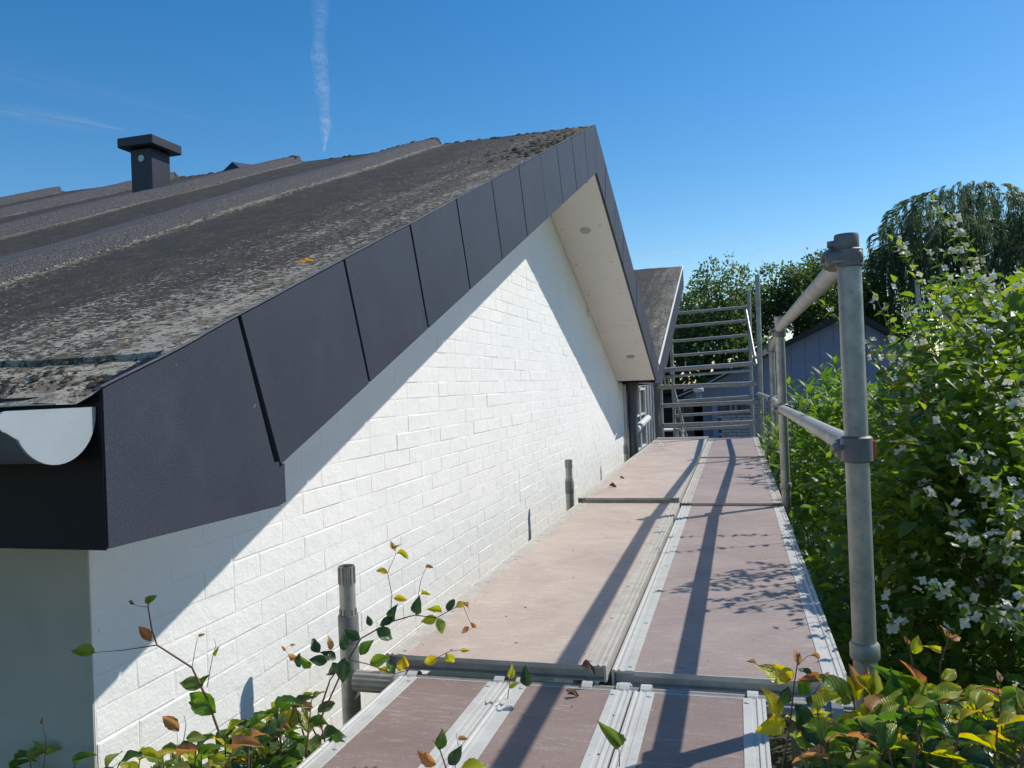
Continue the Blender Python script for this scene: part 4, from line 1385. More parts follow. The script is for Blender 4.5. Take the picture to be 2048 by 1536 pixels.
# weeping willow
wb = at(1945, 700, 30)
wt = thing('weeping_willow', 'large weeping willow with hanging blue-green strands at the upper right', 'tree', (wb.x, 30, GZ))
mb = MB(); mb.tube([(wb.x, 30, GZ), (wb.x - .2, 30, 1.0), (wb.x + .2, 30, 4.8)], [.5, .35, .15], 12); mb.build('trunk', M['bark'], wt, True)
items = []; r = random.Random(9); lb = MB()
clumps = []
for (px_, py_, rx, rz, ya) in ((1830, 470, 1.0, .9, 29.5), (1880, 420, 1.3, .8, 30.5), (1930, 410, 1.3, .9, 29), (1990, 430, 1.3, .9, 30), (2050, 470, 1.4, 1.0, 30), (2110, 470, 1.5, 1.2, 31), (1850, 520, 1.2, 1.0, 30.5), (1950, 500, 1.6, 1.0, 31), (2030, 540, 1.6, 1.0, 29.5), (1795, 520, .55, .8, 29.5), (1900, 470, 1.2, .8, 29.2)):
    clumps.append((at(px_, py_, ya), rx, rz))
for (c, rx, rz) in clumps:
    lb.tube([(wb.x, 30, 1.5), (Vector((wb.x, 30, 3.0)) + c) / 2 + Vector((0, 0, .3)), c], [.14, .08, .03], 6)
    for k in range(80):
        d = rand_dir(r); d.z = abs(d.z) * .9 - .1
        s = c + Vector((d.x * rx, d.y * rx, d.z * rz))
        Ln = r.uniform(1.0, 3.6) * (1.0 if d.z < .5 else .7) * (1.25 if c.x < wb.x - 1.5 else 1)
        p = s.copy(); drift = Vector((r.uniform(-.12, .12), r.uniform(-.12, .12), 0)); n = int(Ln / .16)
        for j in range(n):
            arch = max(0.0, 1 - j / 5)
            p = p + Vector((drift.x * .16 + r.uniform(-.015, .015) + d.x * .15 * arch, drift.y * .16 + d.y * .15 * arch, -.16 * (1 - arch * .92) + .03 * arch))
            for q in range(4):
                dr_ = Vector((r.uniform(-.3, .3) + d.x * arch * 1.6, r.uniform(-.3, .3), -1 + arch * .7))
                items.append((rhomb, npm(xf(p + Vector((r.uniform(-.05, .05), r.uniform(-.05, .05), 0)), dr_, rand_dir(r), r.uniform(.09, .19)) @ Matrix.Diagonal((.36, 1.4, 1, 1))), 0, (k % 17) / 17 * .8 + r.random() * .2))
lb.build('limb', M['bark'], wt, True)
joined('crown', items, [M['willow_leaf']], wt)

# ================================================================== SHRUBS
leafA = [leaf_template(1, .62, .22, .14, .03, 2, 4, seed=s, twist=.1 * (s - 1)) for s in range(3)]
leafL = [leaf_template(1, .34, .18, .20, .02, 2, 4, seed=s + 7) for s in range(3)]


def in_poly(x, y, poly):
    c = False; j = len(poly) - 1
    for i in range(len(poly)):
        if (poly[i][1] > y) != (poly[j][1] > y) and x < (poly[j][0] - poly[i][0]) * (y - poly[i][1]) / (poly[j][1] - poly[i][1]) + poly[i][0]: c = not c
        j = i
    return c


def shades_deck(p):
    dz = p.z + 0.74
    if dz <= 0: return False
    x, y = p.x - .71 * dz, p.y - .60 * dz
    return x < 0.26 and -0.5 < y < 10.3


def fill(poly, Yf, n, r, leafset, size, up=0.3, shade_ok=0.03, mats=(0,), mw=None):
    xs_ = [q[0] for q in poly]; ys_ = [q[1] for q in poly]
    out = []
    while len(out) < n:
        px_, py_ = r.uniform(min(xs_), max(xs_)), r.uniform(min(ys_), max(ys_))
        if not in_poly(px_, py_, poly): continue
        Y = Yf(px_, py_, r)
        p = at(px_, py_, Y)
        if p.z < GZ: p.z = GZ + r.random() * .3
        if shades_deck(p) and r.random() > shade_ok: 
            n -= 0.35
            continue
        d = rand_dir(r); d.z = d.z * .5 + up
        out.append((r.choice(leafset), xf(p, d, Vector((r.uniform(-.6, .6), r.uniform(-.6, .6), 1)), size * r.choice((.55, .8, 1, 1.15, 1.5)) * r.uniform(.85, 1.1)), r.choice(mats), r.random(), Y))
    return out


def spray(stem_pts, r, leafset, size, step, mats, flowers=None, fl_size=.03, fl_every=3, startskip=.15):
    """opposite leaves along a bent stem; returns leaf items"""
    out, fl = [], []
    pts = [Vector(p) for p in stem_pts]
    seg = [(pts[i + 1] - pts[i]).length for i in range(len(pts) - 1)]
    tot = sum(seg); s = tot * startskip; k = 0
    while s < tot:
        a = s; i = 0
        while i < len(seg) - 1 and a > seg[i]: a -= seg[i]; i += 1
        p = pts[i].lerp(pts[i + 1], min(1, a / max(seg[i], 1e-6))); d = (pts[i + 1] - pts[i]).normalized()
        side = d.cross(Vector((0, 0, 1)))
        side = side.normalized() if side.length > .05 else Vector((1, 0, 0))
        if k % 2: side = d.cross(side).normalized()
        for sg in (-1, 1):
            dd = d * .5 + side * sg * r.uniform(.7, 1.1) + Vector((r.uniform(-.25, .25), r.uniform(-.25, .25), r.uniform(-.4, .1)))
            out.append((r.choice(leafset), xf(p, dd, Vector((r.uniform(-.5, .5), r.uniform(-.5, .5), 1)), size * r.uniform(.7, 1.2) * (1 - .4 * s / tot)), r.choice(mats), r.random(), p.y))
        if flowers is not None and (k % fl_every == fl_every - 1 or s + step >= tot) and s > tot * .45:
            for q in range(r.randint(2, 5)): fl.append((p + rand_dir(r) * fl_size * 1.3 + Vector((0, 0, .01)), (rand_dir(r) + Vector((-.25, -.5, .4))).normalized()))
        s += step * r.uniform(.8, 1.2); k += 1
    # terminal leaf
    out.append((r.choice(leafset), xf(pts[-1], (pts[-1] - pts[-2]) + Vector((0, 0, -.1)) * .1, Vector((0, 0, 1)), size * .7), r.choice(mats), r.random(), pts[-1].y))
    return out, fl


def place_leaves(t, items, mats, nparts, name='leaf', dup_mesh={}):
    """nearest nparts become their own objects, the rest one stuff mesh"""
    items = sorted(items, key=lambda q: q[1].translation.length / max(1e-3, q[1].to_scale().y))
    cache = {}
    for tpl, m4, mi, rn, Y in items[:nparts]:
        key = (id(tpl), mi)
        if key not in cache: cache[key] = tmesh(name, tpl, mats[mi])
        o = bpy.data.objects.new(name, cache[key]); o.matrix_basis = m4; link(o, t)
    restl = [(a, npm(b), c_, d_) for a, b, c_, d_, e_ in items[nparts:]]
    if restl:
        o = joined(name, restl, mats, t); o['kind'] = 'stuff'


def flower_mesh(r, size):
    """four rounded cupped petals and a yellow-ish centre"""
    V, F, U = [], [], []
    for k in range(4):
        a = k * math.pi / 2 + .1
        tp = leaf_template(size, size * .80, .2, -.30 + .12 * (k % 3), .07, 4, 6, ex=.55, seed=k + int(r.random() * 50))
        c_, s_ = math.cos(a), math.sin(a)
        R = np.array([[c_, -s_, 0], [s_, c_, 0], [0, 0, 1]])
        v = tp[0] @ R.T
        n0_ = len(V); V += [tuple(q) for q in v]; F += [tuple(i + n0_ for i in f) for f in tp[1]]; U += [tuple(q) for q in tp[2]]
    return np.array(V), F, np.array(U)


# ---- mock orange (flowering)
mo = thing('flowering_shrub', 'tall mock orange shrub covered in white flowers to the right of the nearest post', 'shrub', (1.5, 3.6, GZ))
r = random.Random(21)
MM = [M['mock_leaf'], M['mock_leaf_lit']]
fl = []
items = []
stems = MB()
root = Vector((1.45, 3.7, GZ))
tips = [(1868, 402, 3.9), (1905, 440, 4.1), (1785, 480, 3.7), (1930, 470, 4.0), (1960, 560, 3.4), (1790, 565, 3.6), (1755, 600, 3.7), (1650, 610, 4.2), (1630, 600, 4.6),
        (1740, 690, 3.2), (1730, 780, 3.2), (1820, 620, 3.4), (1870, 600, 3.3), (1990, 620, 3.0), (2040, 560, 3.2), (2045, 640, 2.8), (1900, 700, 3.0), (1750, 840, 3.3),
        (1960, 730, 2.8), (2030, 760, 2.6), (1850, 820, 3.0), (1930, 860, 2.7), (1790, 720, 3.4), (1860, 510, 3.7), (1830, 555, 3.5), (1700, 1130, 3.6), (1760, 1150, 3.4), (1640, 1060, 4.0),
        (1930, 930, 2.6), (1990, 960, 2.5), (1850, 1000, 2.8), (1960, 1090, 2.5), (1870, 1180, 2.5), (1960, 1210, 2.4), (1920, 1230, 2.4), (1780, 960, 3.2), (2035, 1020, 2.4), (2040, 1180, 2.3),
        (1760, 1060, 3.3), (1810, 880, 3.1), (2040, 880, 2.5), (1665, 1135, 4.2)]
for (a, b, Y) in tips:
    tip = at(a, b, Y)
    bs = root + Vector((r.uniform(-.3, .6), r.uniform(-.7, .9), 0))
    mid = bs.lerp(tip, .62) + Vector((r.uniform(.0, .25), r.uniform(-.05, .2), r.uniform(.05, .3)))
    m2 = mid.lerp(tip, .5) + Vector((r.uniform(-.02, .08), 0, r.uniform(.0, .10)))
    path = [bs, bs.lerp(mid, .55) + Vector((r.uniform(-.1, .1), r.uniform(-.1, .1), .1)), mid, m2, tip]
    stems.tube(path, [.012, .009, .006, .004, .0018], 6)
    it, f_ = spray([mid, m2, tip], r, leafA, .058, .040, (0, 1, 1), True, .022, 3, .0)
    items += it; fl += f_
    for q in range(4):
        s0 = mid.lerp(tip, r.uniform(.1, .9)); e0 = s0 + Vector((r.uniform(-.16, .12), r.uniform(-.15, .15), r.uniform(-.02, .16)))
        if shades_deck(e0) and r.random() < .75: continue
        stems.tube([s0, e0], [.002, .001], 4)
        it, f_ = spray([s0, s0.lerp(e0, .5) + Vector((0, 0, .01)), e0], r, leafA, .048, .032, (0, 1), True, .02, 4, .1)
        items += it; fl += f_
items = [q for q in items if not shades_deck(q[1].translation) or r.random() < (.85 if q[1].translation.z > .15 else .4)]
poly_hi = [(1748, 640), (1800, 590), (1850, 560), (1900, 540), (1960, 560), (2010, 600), (2060, 540), (2110, 520), (2110, 1100), (1745, 1100), (1742, 820)]
yf = lambda a, b, rr: rr.uniform(3.0, 5.4) + (0.4 if b < 700 else 0)
items += fill(poly_hi, yf, 6200, r, leafA, .066, .2, .0, (0, 1, 1))
poly_lo = [(1560, 960), (1700, 900), (2110, 900), (2110, 1560), (1720, 1560), (1640, 1250)]
items += fill(poly_lo, lambda a, b, rr: rr.uniform(2.9, 5.0), 5200, r, leafA, .062, .1, .0, (0, 0, 0, 1))
# the shade side of the bush (seen from other directions too)
for k in range(2600):
    p = Vector((r.uniform(.75, 3.0), r.uniform(2.2, 6.2), 0)); p.z = GZ + (3.2 + .5 * mnoise.noise(p)) * r.random() ** .8
    if shades_deck(p): continue
    items.append((r.choice(leafA), xf(p, rand_dir(r) + Vector((0, 0, .2)), Vector((r.uniform(-.6, .6), r.uniform(-.6, .6), 1)), .06 * r.uniform(.7, 1.3)), 0, r.random(), p.y))
stems.build('stems', M['twig_green'], mo, True)['kind'] = 'stuff'
place_leaves(mo, items, MM, 300)
ftp = [flower_mesh(r, 1.0) for _ in range(5)]
for k in range(34):
    a, b = r.uniform(1755, 2045), r.uniform(560, 1260)
    p = at(a, b, r.uniform(2.6, 3.4))
    if shades_deck(p): continue
    for q in range(r.randint(1, 4)): fl.append((p + rand_dir(r) * .028, (rand_dir(r) + Vector((-.25, -.6, .3))).normalized()))
fl = [q for q in fl if r.random() < (.45 if shades_deck(q[0]) and q[0].z < .3 else .66)]
items_dummy = 0
fit = [(r.choice(ftp), xf(p, d.orthogonal(), d, r.uniform(.013, .020)), 0, r.random(), p.y) for p, d in fl]
place_leaves(mo, fit, [M['petal']], 300, 'flower')

# ---- laurel
la = thing('laurel_bush', 'bright green laurel bush between the walkway and the grey outbuilding', 'bush', (1.1, 7.8, GZ))
r = random.Random(33); items = []; stems = MB()
poly_la = [(1518, 900), (1530, 850), (1580, 800), (1600, 760), (1640, 735), (1690, 760), (1760, 780), (1780, 1000), (1700, 1080), (1590, 1060), (1560, 1000)]
items += fill(poly_la, lambda a, b, rr: rr.uniform(5.8, 9.2), 3600, r, leafL, .115, .5, .02, (0,))
for (a, b, Y) in [(1665, 716, 6.5), (1640, 745, 6.3), (1610, 770, 6.6), (1590, 800, 6.5), (1575, 830, 6.5), (1535, 835, 7.4), (1550, 850, 7.0), (1520, 872, 7.8), (1530, 905, 7.6), (1700, 770, 6.0), (1780, 745, 5.6), (1800, 740, 5.6), (1660, 800, 5.8), (1630, 840, 5.8),
                  (1700, 850, 5.5), (1600, 880, 6.0), (1650, 900, 5.6), (1570, 760, 7.5), (1720, 900, 5.4), (1620, 960, 5.6), (1840, 730, 5.2), (1825, 1110, 3.6), (1690, 1200, 4.0), (1560, 905, 7.0), (1545, 880, 7.2)]:
    tip = at(a, b, Y)
    lowp = Vector((tip.x + r.uniform(.0, .3), tip.y + r.uniform(-.1, .3), tip.z - r.uniform(.35, .6)))
    stems.tube([(lowp.x + .1, lowp.y, GZ), lowp, tip], [.012, .007, .003], 6)
    for k in range(13):
        t_ = 1 - k / 13 * .75; p = lowp.lerp(tip, t_); an = k * 2.4
        d = Vector((math.cos(an), math.sin(an), .55 + .9 * (1 - k / 13)))
        items.append((r.choice(leafL), xf(p, d, Vector((-math.cos(an), -math.sin(an), 1)), .115 * r.uniform(.7, 1.1)), 0, .5 + .5 * r.random(), p.y))
stems.build('stems', M['twig_green'], la, True)['kind'] = 'stuff'
place_leaves(la, items, [M['laurel_leaf']], 300)

# ---- dark hedge mass low beside the deck
r = random.Random(41); items = []
hm = thing('privet_hedge', 'dark dense hedge in the shade just below the right edge of the walkway', 'hedge', (.9, 5, GZ))
for k in range(9000):
    y = r.uniform(1.0, 10.0); x = r.uniform(.36, 1.6)
    top = -0.95 - .25 * (1.0 - min(1, (x - .36) / .7)) + .2 * mnoise.noise(Vector((x * 2, y * 1.5, 3)))
    z = GZ + (top - GZ) * (1 - (1 - r.random()) ** 2.2)
    items.append((r.choice(leafA), npm(xf((x, y, z), rand_dir(r) + Vector((0, 0, .2)), Vector((r.uniform(-.6, .6), r.uniform(-.6, .6), 1)), .06 * r.uniform(.6, 1.3))), 0, r.random()))
joined('foliage', items, [M['mock_leaf']], hm)
mb = MB()
for k in range(26):
    y = 1.2 + k * .34; mb.tube([(.8, y, GZ), (.8 + r.uniform(-.3, .3), y + r.uniform(-.2, .2), -1.3)], [.015, .006], 6)
mb.build('stems', M['bark'], hm, True)

# ================================================================== BEECH (foreground)
beech_t = [leaf_template(1, .60, .20 + .1 * (s % 3), .10 + .18 * (s % 4) / 3, .06, 4, 12, seed=s + 50, teeth=.03, twist=.25 * ((s % 3) - 1)) for s in range(8)]
curl_t = [leaf_template(1, .5, .75, .55, .07, 4, 9, seed=s + 80, teeth=.06, twist=.4 * ((s % 3) - 1)) for s in range(4)]
BM = [M['leaf_green'], M['leaf_dark'], M['leaf_yellow'], M['leaf_orange'], M['leaf_pale']]
G, D, YL, OR, PA = range(5)


def beech(label, base, seed, shoots, body, nbody, size):
    t = thing('beech_shrub', label, 'shrub', base, 'beech shrubs in the foreground')
    r = random.Random(seed); items = []; tw = MB()
    for sh in shoots:
        kk = 0.86 if min(q[0] for q in sh['path']) < 480 else 1.0
        sh = dict(sh, path=[(q[0], q[1], q[2] * kk) for q in sh['path']], leaves=[(q[0], q[1], q[2] * kk) + tuple(q[3:]) for q in sh.get('leaves', ())])
        pts_ = [at(*q) for q in sh['path']]
        r0 = sh.get('r', .0024) * .75
        tw.tube(pts_, [r0 * (1 - .6 * i / (len(pts_) - 1)) for i in range(len(pts_))], 6)
        for (px_, py_, Y, ang, sz, mt, *rest_) in sh.get('leaves', ()):
            p = at(px_, py_, Y)
            # ang: direction of the leaf tip in the picture plane, degrees, 0 = right, 90 = up
            a = math.radians(ang)
            d = (RIGHT * math.cos(a) + UP * math.sin(a) + FWD * r.uniform(-.35, .35))
            curled = bool(rest_ and rest_[0]) or mt == OR
            nrmv = (-FWD + UP * r.uniform(.2, 1.0) + RIGHT * r.uniform(-.5, .5))
            L = sz / FPX * Y
            items.append((r.choice(curl_t if curled else beech_t), xf(p, d, nrmv, L), mt, r.random(), Y))
            tw.tube([p, p + d * L * .15], [.0009, .0006], 4)
    # dense body of leafy shoots
    for (px_, py_, Y, hgt, n, pal) in body:
        tip = at(px_, py_, Y); bs = tip + Vector((r.uniform(-.08, .08), r.uniform(-.06, .06), -hgt))
        mid = bs.lerp(tip, .5) + Vector((r.uniform(-.03, .03), r.uniform(-.03, .03), 0))
        tw.tube([bs, mid, tip], [.004, .0028, .0011], 6)
        for k in range(n):
            f = 1 - k / n * .95
            p = (bs.lerp(mid, f * 2) if f < .5 else mid.lerp(tip, f * 2 - 1))
            an = k * 2.6 + r.random()
            young = f > .75
            d = Vector((math.cos(an), math.sin(an), r.uniform(-.1, .6) + (.5 if young else 0)))
            mt = r.choice(pal if young else (G, G, D, G, D, G, PA) if len(pal) > 2 else (G, D))
            if r.random() < .10: mt = YL
            tp = r.choice(curl_t if (mt == OR or (young and r.random() < .45)) else beech_t)
            items.append((tp, xf(p, d, Vector((r.uniform(-.5, .5) - .1, r.uniform(-.7, .2), 1)), size * r.uniform(.7, 1.15) * (.62 if young else 1)), mt, r.random(), p.y))
    for k in range(nbody[0]):
        x0, x1, y0, y1, z0, z1 = nbody[1:]
        p = Vector((r.uniform(x0, x1), r.uniform(y0, y1), 0)); p.z = z0 + (z1 - z0 + .08 * mnoise.noise(p * 4)) * r.random() ** .7
        items.append((r.choice(beech_t), xf(p, rand_dir(r) + Vector((0, 0, .3)), Vector((r.uniform(-.5, .5), r.uniform(-.6, .3), 1)), size * r.uniform(.7, 1.1)), r.choice((G, D, D, G)), r.random(), p.y))
    tw.build('twigs', M['twig'], t, True)['kind'] = 'stuff'
    place_leaves(t, items, BM, 300)
    return t


YLF = 1.42
left_shoots = [
    dict(path=[(440, 1470, 1.42), (415, 1400, 1.42), (384, 1335, 1.41), (314, 1290, 1.40), (304, 1262, 1.40), (296, 1214, 1.39), (300, 1195, 1.39)], r=.0030,
         leaves=[(302, 1282, 1.40, 128, 46, OR), (290, 1206, 1.39, 35, 30, PA), (268, 1208, 1.39, 160, 12, D, 1), (406, 1370, 1.42, 170, 56, PA), (404, 1372, 1.42, 60, 34, G), (432, 1425, 1.42, 150, 82, G), (420, 1410, 1.40, 170, 50, G)]),
    dict(path=[(314, 1290, 1.40), (250, 1300, 1.39), (190, 1305, 1.38)], r=.0015, leaves=[(190, 1305, 1.38, 168, 60, G)]),
    dict(path=[(296, 1214, 1.39), (275, 1212, 1.39), (264, 1206, 1.39)], r=.0008, leaves=[(266, 1206, 1.39, 150, 14, OR, 1)]),
    dict(path=[(384, 1335, 1.41), (392, 1290, 1.41), (397, 1272, 1.41)], r=.0009, leaves=[(397, 1272, 1.41, 20, 14, OR, 1)]),
    dict(path=[(414, 1375, 1.41), (424, 1320, 1.41), (432, 1290, 1.4), (428, 1277, 1.4)], r=.0010, leaves=[(430, 1312, 1.4, 70, 22, YL, 1)]),
    dict(path=[(366, 1490, 1.4), (372, 1450, 1.4), (368, 1430, 1.4)], r=.0012, leaves=[(358, 1462, 1.4, 140, 56, OR), (372, 1476, 1.4, 0, 44, PA)]),
    dict(path=[(640, 1440, 1.55), (690, 1330, 1.56), (722, 1277, 1.58), (780, 1244, 1.6), (830, 1230, 1.62), (872, 1236, 1.62), (905, 1218, 1.64), (925, 1208, 1.65)], r=.0028,
         leaves=[(782, 1243, 1.6, 72, 42, D), (786, 1236, 1.6, 205, 32, D), (742, 1252, 1.58, 110, 24, D), (832, 1229, 1.62, 78, 42, D), (752, 1258, 1.58, -35, 48, D), (874, 1236, 1.63, 190, 34, YL),
                 (876, 1236, 1.63, -70, 34, PA), (895, 1222, 1.64, 60, 28, D), (912, 1214, 1.64, 25, 24, YL), (884, 1224, 1.64, 160, 34, YL, 1), (925, 1208, 1.65, -30, 24, OR, 1), (720, 1278, 1.57, 150, 40, D)]),
    dict(path=[(780, 1244, 1.6), (784, 1190, 1.6), (775, 1146, 1.6), (792, 1108, 1.6), (790, 1085, 1.6)], r=.0013,
         leaves=[(775, 1146, 1.6, 165, 26, YL), (794, 1106, 1.6, -12, 26, YL, 1), (788, 1102, 1.6, 60, 20, YL, 1), (786, 1098, 1.6, 105, 18, OR, 1), (788, 1196, 1.6, -5, 28, YL, 1)]),
    dict(path=[(834, 1206, 1.62), (842, 1160, 1.62), (850, 1140, 1.62), (856, 1132, 1.62)], r=.0010, leaves=[(851, 1135, 1.62, 10, 16, OR, 1), (842, 1188, 1.62, 15, 18, YL, 1)]),
    dict(path=[(925, 1208, 1.65), (938, 1240, 1.65), (945, 1255, 1.64), (932, 1266, 1.64)], r=.0009, leaves=[(942, 1245, 1.65, -50, 18, OR, 1), (938, 1254, 1.65, 215, 20, OR, 1)]),
    dict(path=[(700, 1320, 1.5), (735, 1328, 1.5), (790, 1348, 1.52), (850, 1328, 1.54), (900, 1302, 1.55), (925, 1300, 1.55)], r=.0016,
         leaves=[(740, 1327, 1.5, 18, 46, G), (790, 1346, 1.52, 130, 26, G), (800, 1342, 1.52, 80, 30, YL), (815, 1335, 1.52, 110, 26, YL, 1), (875, 1316, 1.54, 200, 34, YL), (892, 1306, 1.55, -60, 34, YL), (922, 1300, 1.55, 0, 18, YL, 1), (776, 1344, 1.52, 150, 22, YL)]),
    dict(path=[(640, 1420, 1.5), (660, 1360, 1.5), (690, 1320, 1.5)], r=.003,
         leaves=[(690, 1315, 1.48, -95, 56, D), (680, 1330, 1.48, 215, 44, D), (720, 1310, 1.49, 50, 44, G), (672, 1318, 1.5, 150, 40, D), (655, 1322, 1.5, 170, 40, D), (620, 1336, 1.49, 120, 34, G), (600, 1334, 1.5, 100, 30, D), (596, 1316, 1.5, 175, 30, OR, 1), (662, 1300, 1.5, 100, 30, OR, 1), (690, 1300, 1.5, 95, 36, D), (640, 1305, 1.5, 130, 36, D)]),
    dict(path=[(590, 1325, 1.5), (570, 1300, 1.5), (578, 1290, 1.5)], r=.0009, leaves=[(570, 1302, 1.5, 120, 14, OR, 1), (580, 1290, 1.5, 0, 12, OR, 1)]),
    dict(path=[(900, 1560, 1.45), (880, 1500, 1.45), (865, 1480, 1.45)], r=.0022, leaves=[(880, 1500, 1.45, 85, 44, G), (872, 1530, 1.43, 150, 50, OR), (900, 1530, 1.45, 60, 44, D), (920, 1545, 1.44, 10, 60, YL), (885, 1470, 1.45, 60, 12, OR, 1)]),
    dict(path=[(905, 1560, 1.47), (918, 1500, 1.47), (912, 1465, 1.47)], r=.0013, leaves=[(916, 1478, 1.47, 10, 20, OR, 1)]),
    dict(path=[(1015, 1400, 1.9), (1020, 1360, 1.9), (1028, 1335, 1.9)], r=.0016, leaves=[(1020, 1358, 1.9, 78, 30, YL), (1052, 1372, 1.88, 90, 42, D), (1018, 1375, 1.88, 30, 22, PA, 1), (1048, 1370, 1.88, 60, 20, G)]),
    dict(path=[(1240, 1560, 1.6), (1238, 1500, 1.6), (1222, 1460, 1.6)], r=.0018, leaves=[(1238, 1495, 1.6, 118, 56, PA, 1), (1234, 1490, 1.6, 140, 26, PA), (1242, 1490, 1.6, 80, 20, YL, 1)]),
    dict(path=[(84, 1580, 1.3), (92, 1480, 1.3), (84, 1446, 1.3)], r=.0013, leaves=[(86, 1500, 1.3, 160, 44, PA), (84, 1448, 1.3, 100, 14, OR, 1), (90, 1505, 1.3, 10, 26, G)]),
]
r = random.Random(77)
body_l = []
for k in range(120):
    a = r.uniform(260, 730)
    topy = 1500 - 110 * max(0, min(1, (a - 400) / 220)) - 0
    b = topy + abs(r.gauss(0, 45)) + r.uniform(-12, 10)
    Y = r.uniform(1.32, 1.62)
    p = at(a, b, Y)
    if p.x > -0.93 or p.x < -1.24: 
        continue
    body_l.append((a, b, Y, r.uniform(.15, .3), r.randint(6, 9), (G, YL, PA, G, G) if k % 3 else (PA, OR, YL, G, D)))
for (a, b) in ((20, 1545), (60, 1525), (150, 1530), (210, 1535), (240, 1525), (30, 1520)): body_l.append((a, b, 1.3, .2, 5, (G, D, PA)))
beech('beech shrub with thin yellow and copper shoots before the white gable wall', (-1.1, 1.45, GZ), 61, left_shoots, body_l, (500, -1.22, -.95, 1.2, 1.75, -1.5, -0.92), .070)

right_shoots = [
    dict(path=[(1560, 1560, 1.42), (1580, 1450, 1.42), (1588, 1370, 1.42), (1596, 1320, 1.42), (1600, 1305, 1.42)], r=.0024,
         leaves=[(1580, 1366, 1.42, 150, 66, YL), (1582, 1360, 1.42, 130, 40, YL), (1598, 1330, 1.42, 100, 30, OR, 1), (1576, 1372, 1.42, -120, 50, D), (1600, 1390, 1.42, 60, 44, G), (1610, 1400, 1.42, -20, 40, D), (1590, 1410, 1.41, -60, 64, D), (1560, 1430, 1.41, 120, 60, YL), (1570, 1440, 1.4, 200, 58, YL), (1620, 1440, 1.4, -40, 60, YL)]),
    dict(path=[(1596, 1330, 1.42), (1615, 1312, 1.42), (1632, 1310, 1.42)], r=.0009, leaves=[(1622, 1310, 1.42, -10, 20, OR, 1)]),
    dict(path=[(1560, 1340, 1.43), (1520, 1332, 1.43), (1500, 1322, 1.43)], r=.0010, leaves=[(1512, 1326, 1.43, 165, 18, OR, 1)]),
    dict(path=[(1600, 1430, 1.42), (1640, 1370, 1.42), (1650, 1350, 1.42)], r=.0013, leaves=[(1642, 1362, 1.42, 165, 36, OR, 1), (1648, 1352, 1.42, 30, 14, OR, 1), (1626, 1356, 1.42, 140, 30, D)]),
    dict(path=[(1830, 1540, 1.45), (1826, 1400, 1.45), (1824, 1320, 1.45), (1812, 1270, 1.45)], r=.0022,
         leaves=[(1828, 1308, 1.45, 75, 34, YL), (1816, 1290, 1.45, 100, 16, OR, 1), (1836, 1370, 1.45, 110, 44, OR), (1842, 1382, 1.45, 15, 36, YL, 1), (1822, 1390, 1.45, 130, 70, G, 1), (1820, 1400, 1.45, 60, 50, PA), (1850, 1420, 1.44, -20, 60, PA), (1810, 1430, 1.44, 160, 56, YL), (1845, 1400, 1.44, -60, 70, G)]),
    dict(path=[(1880, 1560, 1.5), (1884, 1400, 1.5), (1880, 1330, 1.5), (1896, 1280, 1.5), (1900, 1262, 1.5)], r=.0022,
         leaves=[(1896, 1278, 1.5, 100, 24, OR, 1), (1898, 1276, 1.5, 5, 24, OR, 1), (1882, 1305, 1.5, 150, 26, YL, 1), (1884, 1360, 1.5, 30, 36, YL), (1884, 1420, 1.49, 0, 70, G), (1880, 1450, 1.48, 210, 60, D)]),
    dict(path=[(1735, 1560, 1.44), (1738, 1420, 1.44), (1735, 1350, 1.44), (1733, 1335, 1.44)], r=.0018,
         leaves=[(1736, 1350, 1.44, 95, 14, OR, 1), (1745, 1390, 1.44, 130, 60, YL), (1750, 1395, 1.44, 85, 48, PA), (1715, 1400, 1.44, 110, 50, YL), (1712, 1380, 1.44, 95, 40, OR, 1), (1728, 1420, 1.43, 60, 60, G), (1770, 1440, 1.42, 80, 90, G), (1740, 1460, 1.42, 180, 80, G)]),
    dict(path=[(1715, 1450, 1.43), (1705, 1390, 1.43), (1660, 1380, 1.43)], r=.0012, leaves=[(1690, 1385, 1.43, 175, 50, YL), (1700, 1400, 1.43, 140, 80, PA), (1706, 1420, 1.43, -60, 60, YL)]),
    dict(path=[(2000, 1560, 1.3), (2004, 1440, 1.3), (1998, 1380, 1.3), (2002, 1358, 1.3)], r=.0018,
         leaves=[(2000, 1390, 1.3, 150, 26, OR, 1), (2000, 1364, 1.3, 90, 20, OR, 1), (2005, 1470, 1.3, 30, 70, PA), (2000, 1480, 1.3, 150, 56, D), (1998, 1450, 1.3, 190, 40, D)]),
    dict(path=[(2005, 1460, 1.3), (2040, 1450, 1.3), (2060, 1420, 1.3)], r=.0012, leaves=[(2030, 1450, 1.3, 60, 50, OR), (2050, 1430, 1.3, 110, 60, PA)]),
]
body_r = []
for k in range(92):
    a = r.uniform(1548, 2080)
    topy = 1450 - 60 * math.sin((a - 1548) / 180) + (60 if a < 1570 else 0) + (34 if 1670 < a < 1800 else 0)
    b = topy + abs(r.gauss(0, 50))
    Y = r.uniform(1.22, 1.6)
    p = at(a, b, Y)
    if p.x < .075: continue
    body_r.append((a, b, Y, r.uniform(.15, .3), r.randint(6, 9), (G, YL, PA, G, YL) if k % 3 else (PA, OR, YL, G, D)))
beech('beech shrub with yellow and orange new leaves around the nearest post', (0.4, 1.4, GZ), 62, right_shoots, body_r, (520, .10, .95, .9, 1.75, -1.6, -0.92), .068)

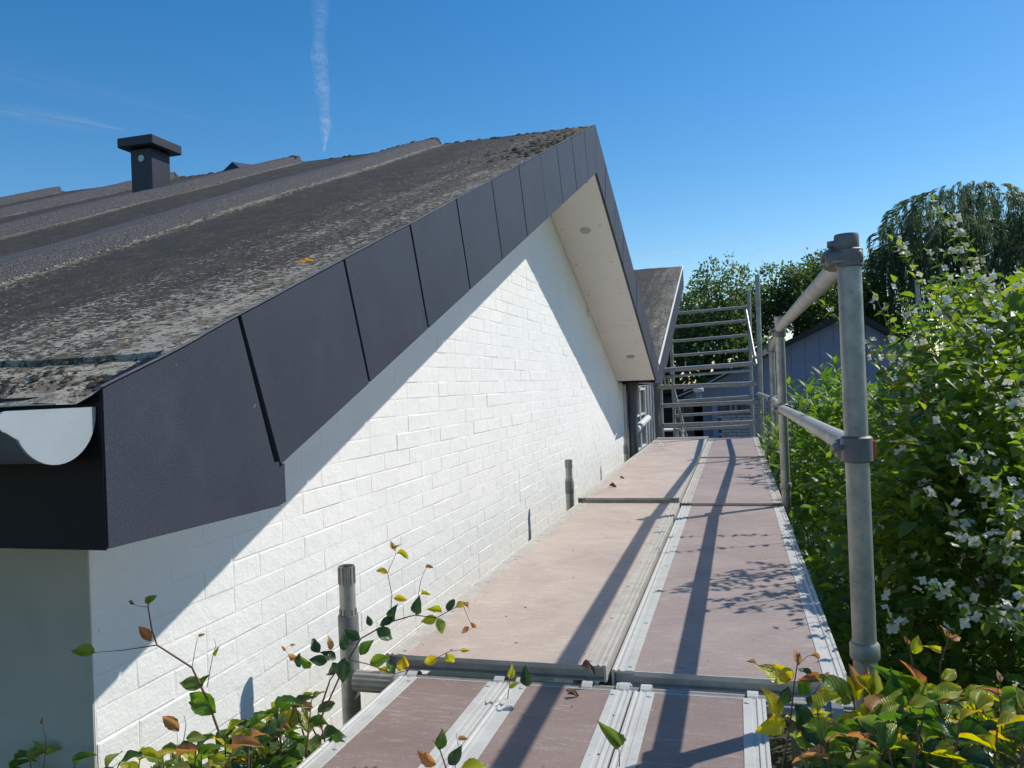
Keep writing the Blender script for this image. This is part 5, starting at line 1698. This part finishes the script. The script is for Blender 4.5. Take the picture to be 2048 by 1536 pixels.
# ---- litter on the decks
def litter(name, label, cat, px_, py_, z, size, mat, curled=True, rot=None):
    rr_ = ray(px_, py_); p = rr_ * (z / rr_.z)
    a = rng.uniform(0, 6.28) if rot is None else rot
    me = tmesh(name, rng.choice(curl_t if curled else beech_t), mat)
    o = obj(name, me)
    o.matrix_basis = xf(p + Vector((0, 0, size * .12)), (math.cos(a), math.sin(a), .05), (0, 0, 1), size)
    return tag(o, label, cat, 'plant litter on the boards')
litter('dry_leaf', 'withered dark leaf at the front corner of the pale deck board', 'leaf', 1163, 1336, z_L + .004, .035, M['twig'])
litter('dry_leaf', 'small dry curled leaf on the middle foreground board', 'leaf', 1135, 1392, ZL + .003, .03, M['twig'])
litter('petal', 'white petal lying on the farthest pink deck board', 'petal', 1318, 893, -.70, .09, M['petal'])
litter('petal', 'second smaller white petal beside it on the farthest pink deck board', 'petal', 1326, 899, -.70, .05, M['petal'])
litter('dry_leaf', 'thin curled leaf on the middle pink deck board by the wall', 'leaf', 1218, 974, -.70, .06, M['twig'])
litter('dry_leaf', 'small dark leaf fragment near the wall edge of the middle pink board', 'leaf', 1240, 957, -.70, .04, M['twig'])
mb = MB(); rr2 = random.Random(8)
for k in range(95):
    i = rr2.choice((0, 0, 1, 2, 2, 3))
    bx = ((-.9, -.40, 2.1, 4.8, z_L), (-.28, .18, 2.1, 4.8, z_R), (-.86, .0, 1.0, 1.9, ZL), (-.9, -.4, 4.95, 10.2, -.70))[i]
    x, y = rr2.uniform(bx[0], bx[1]), rr2.uniform(bx[2], bx[3]); s = rr2.uniform(.0012, .0036)
    a = rr2.uniform(0, 3.14); dx, dy = math.cos(a) * s * rr2.uniform(1, 2.2), math.sin(a) * s * 1.5
    mb.add([(x - dx, y - dy, bx[4]), (x + dy * .5, y - dx * .5, bx[4]), (x + dx, y + dy, bx[4]), (x - dy * .5, y + dx * .5, bx[4]), (x, y, bx[4] + s * .7)], [(0, 1, 4), (1, 2, 4), (2, 3, 4), (3, 0, 4)])
o = mb.build('seed_debris', M['twig']); tag(o, 'tiny dark seeds and crumbs scattered over the deck boards', 'debris', kind='stuff')
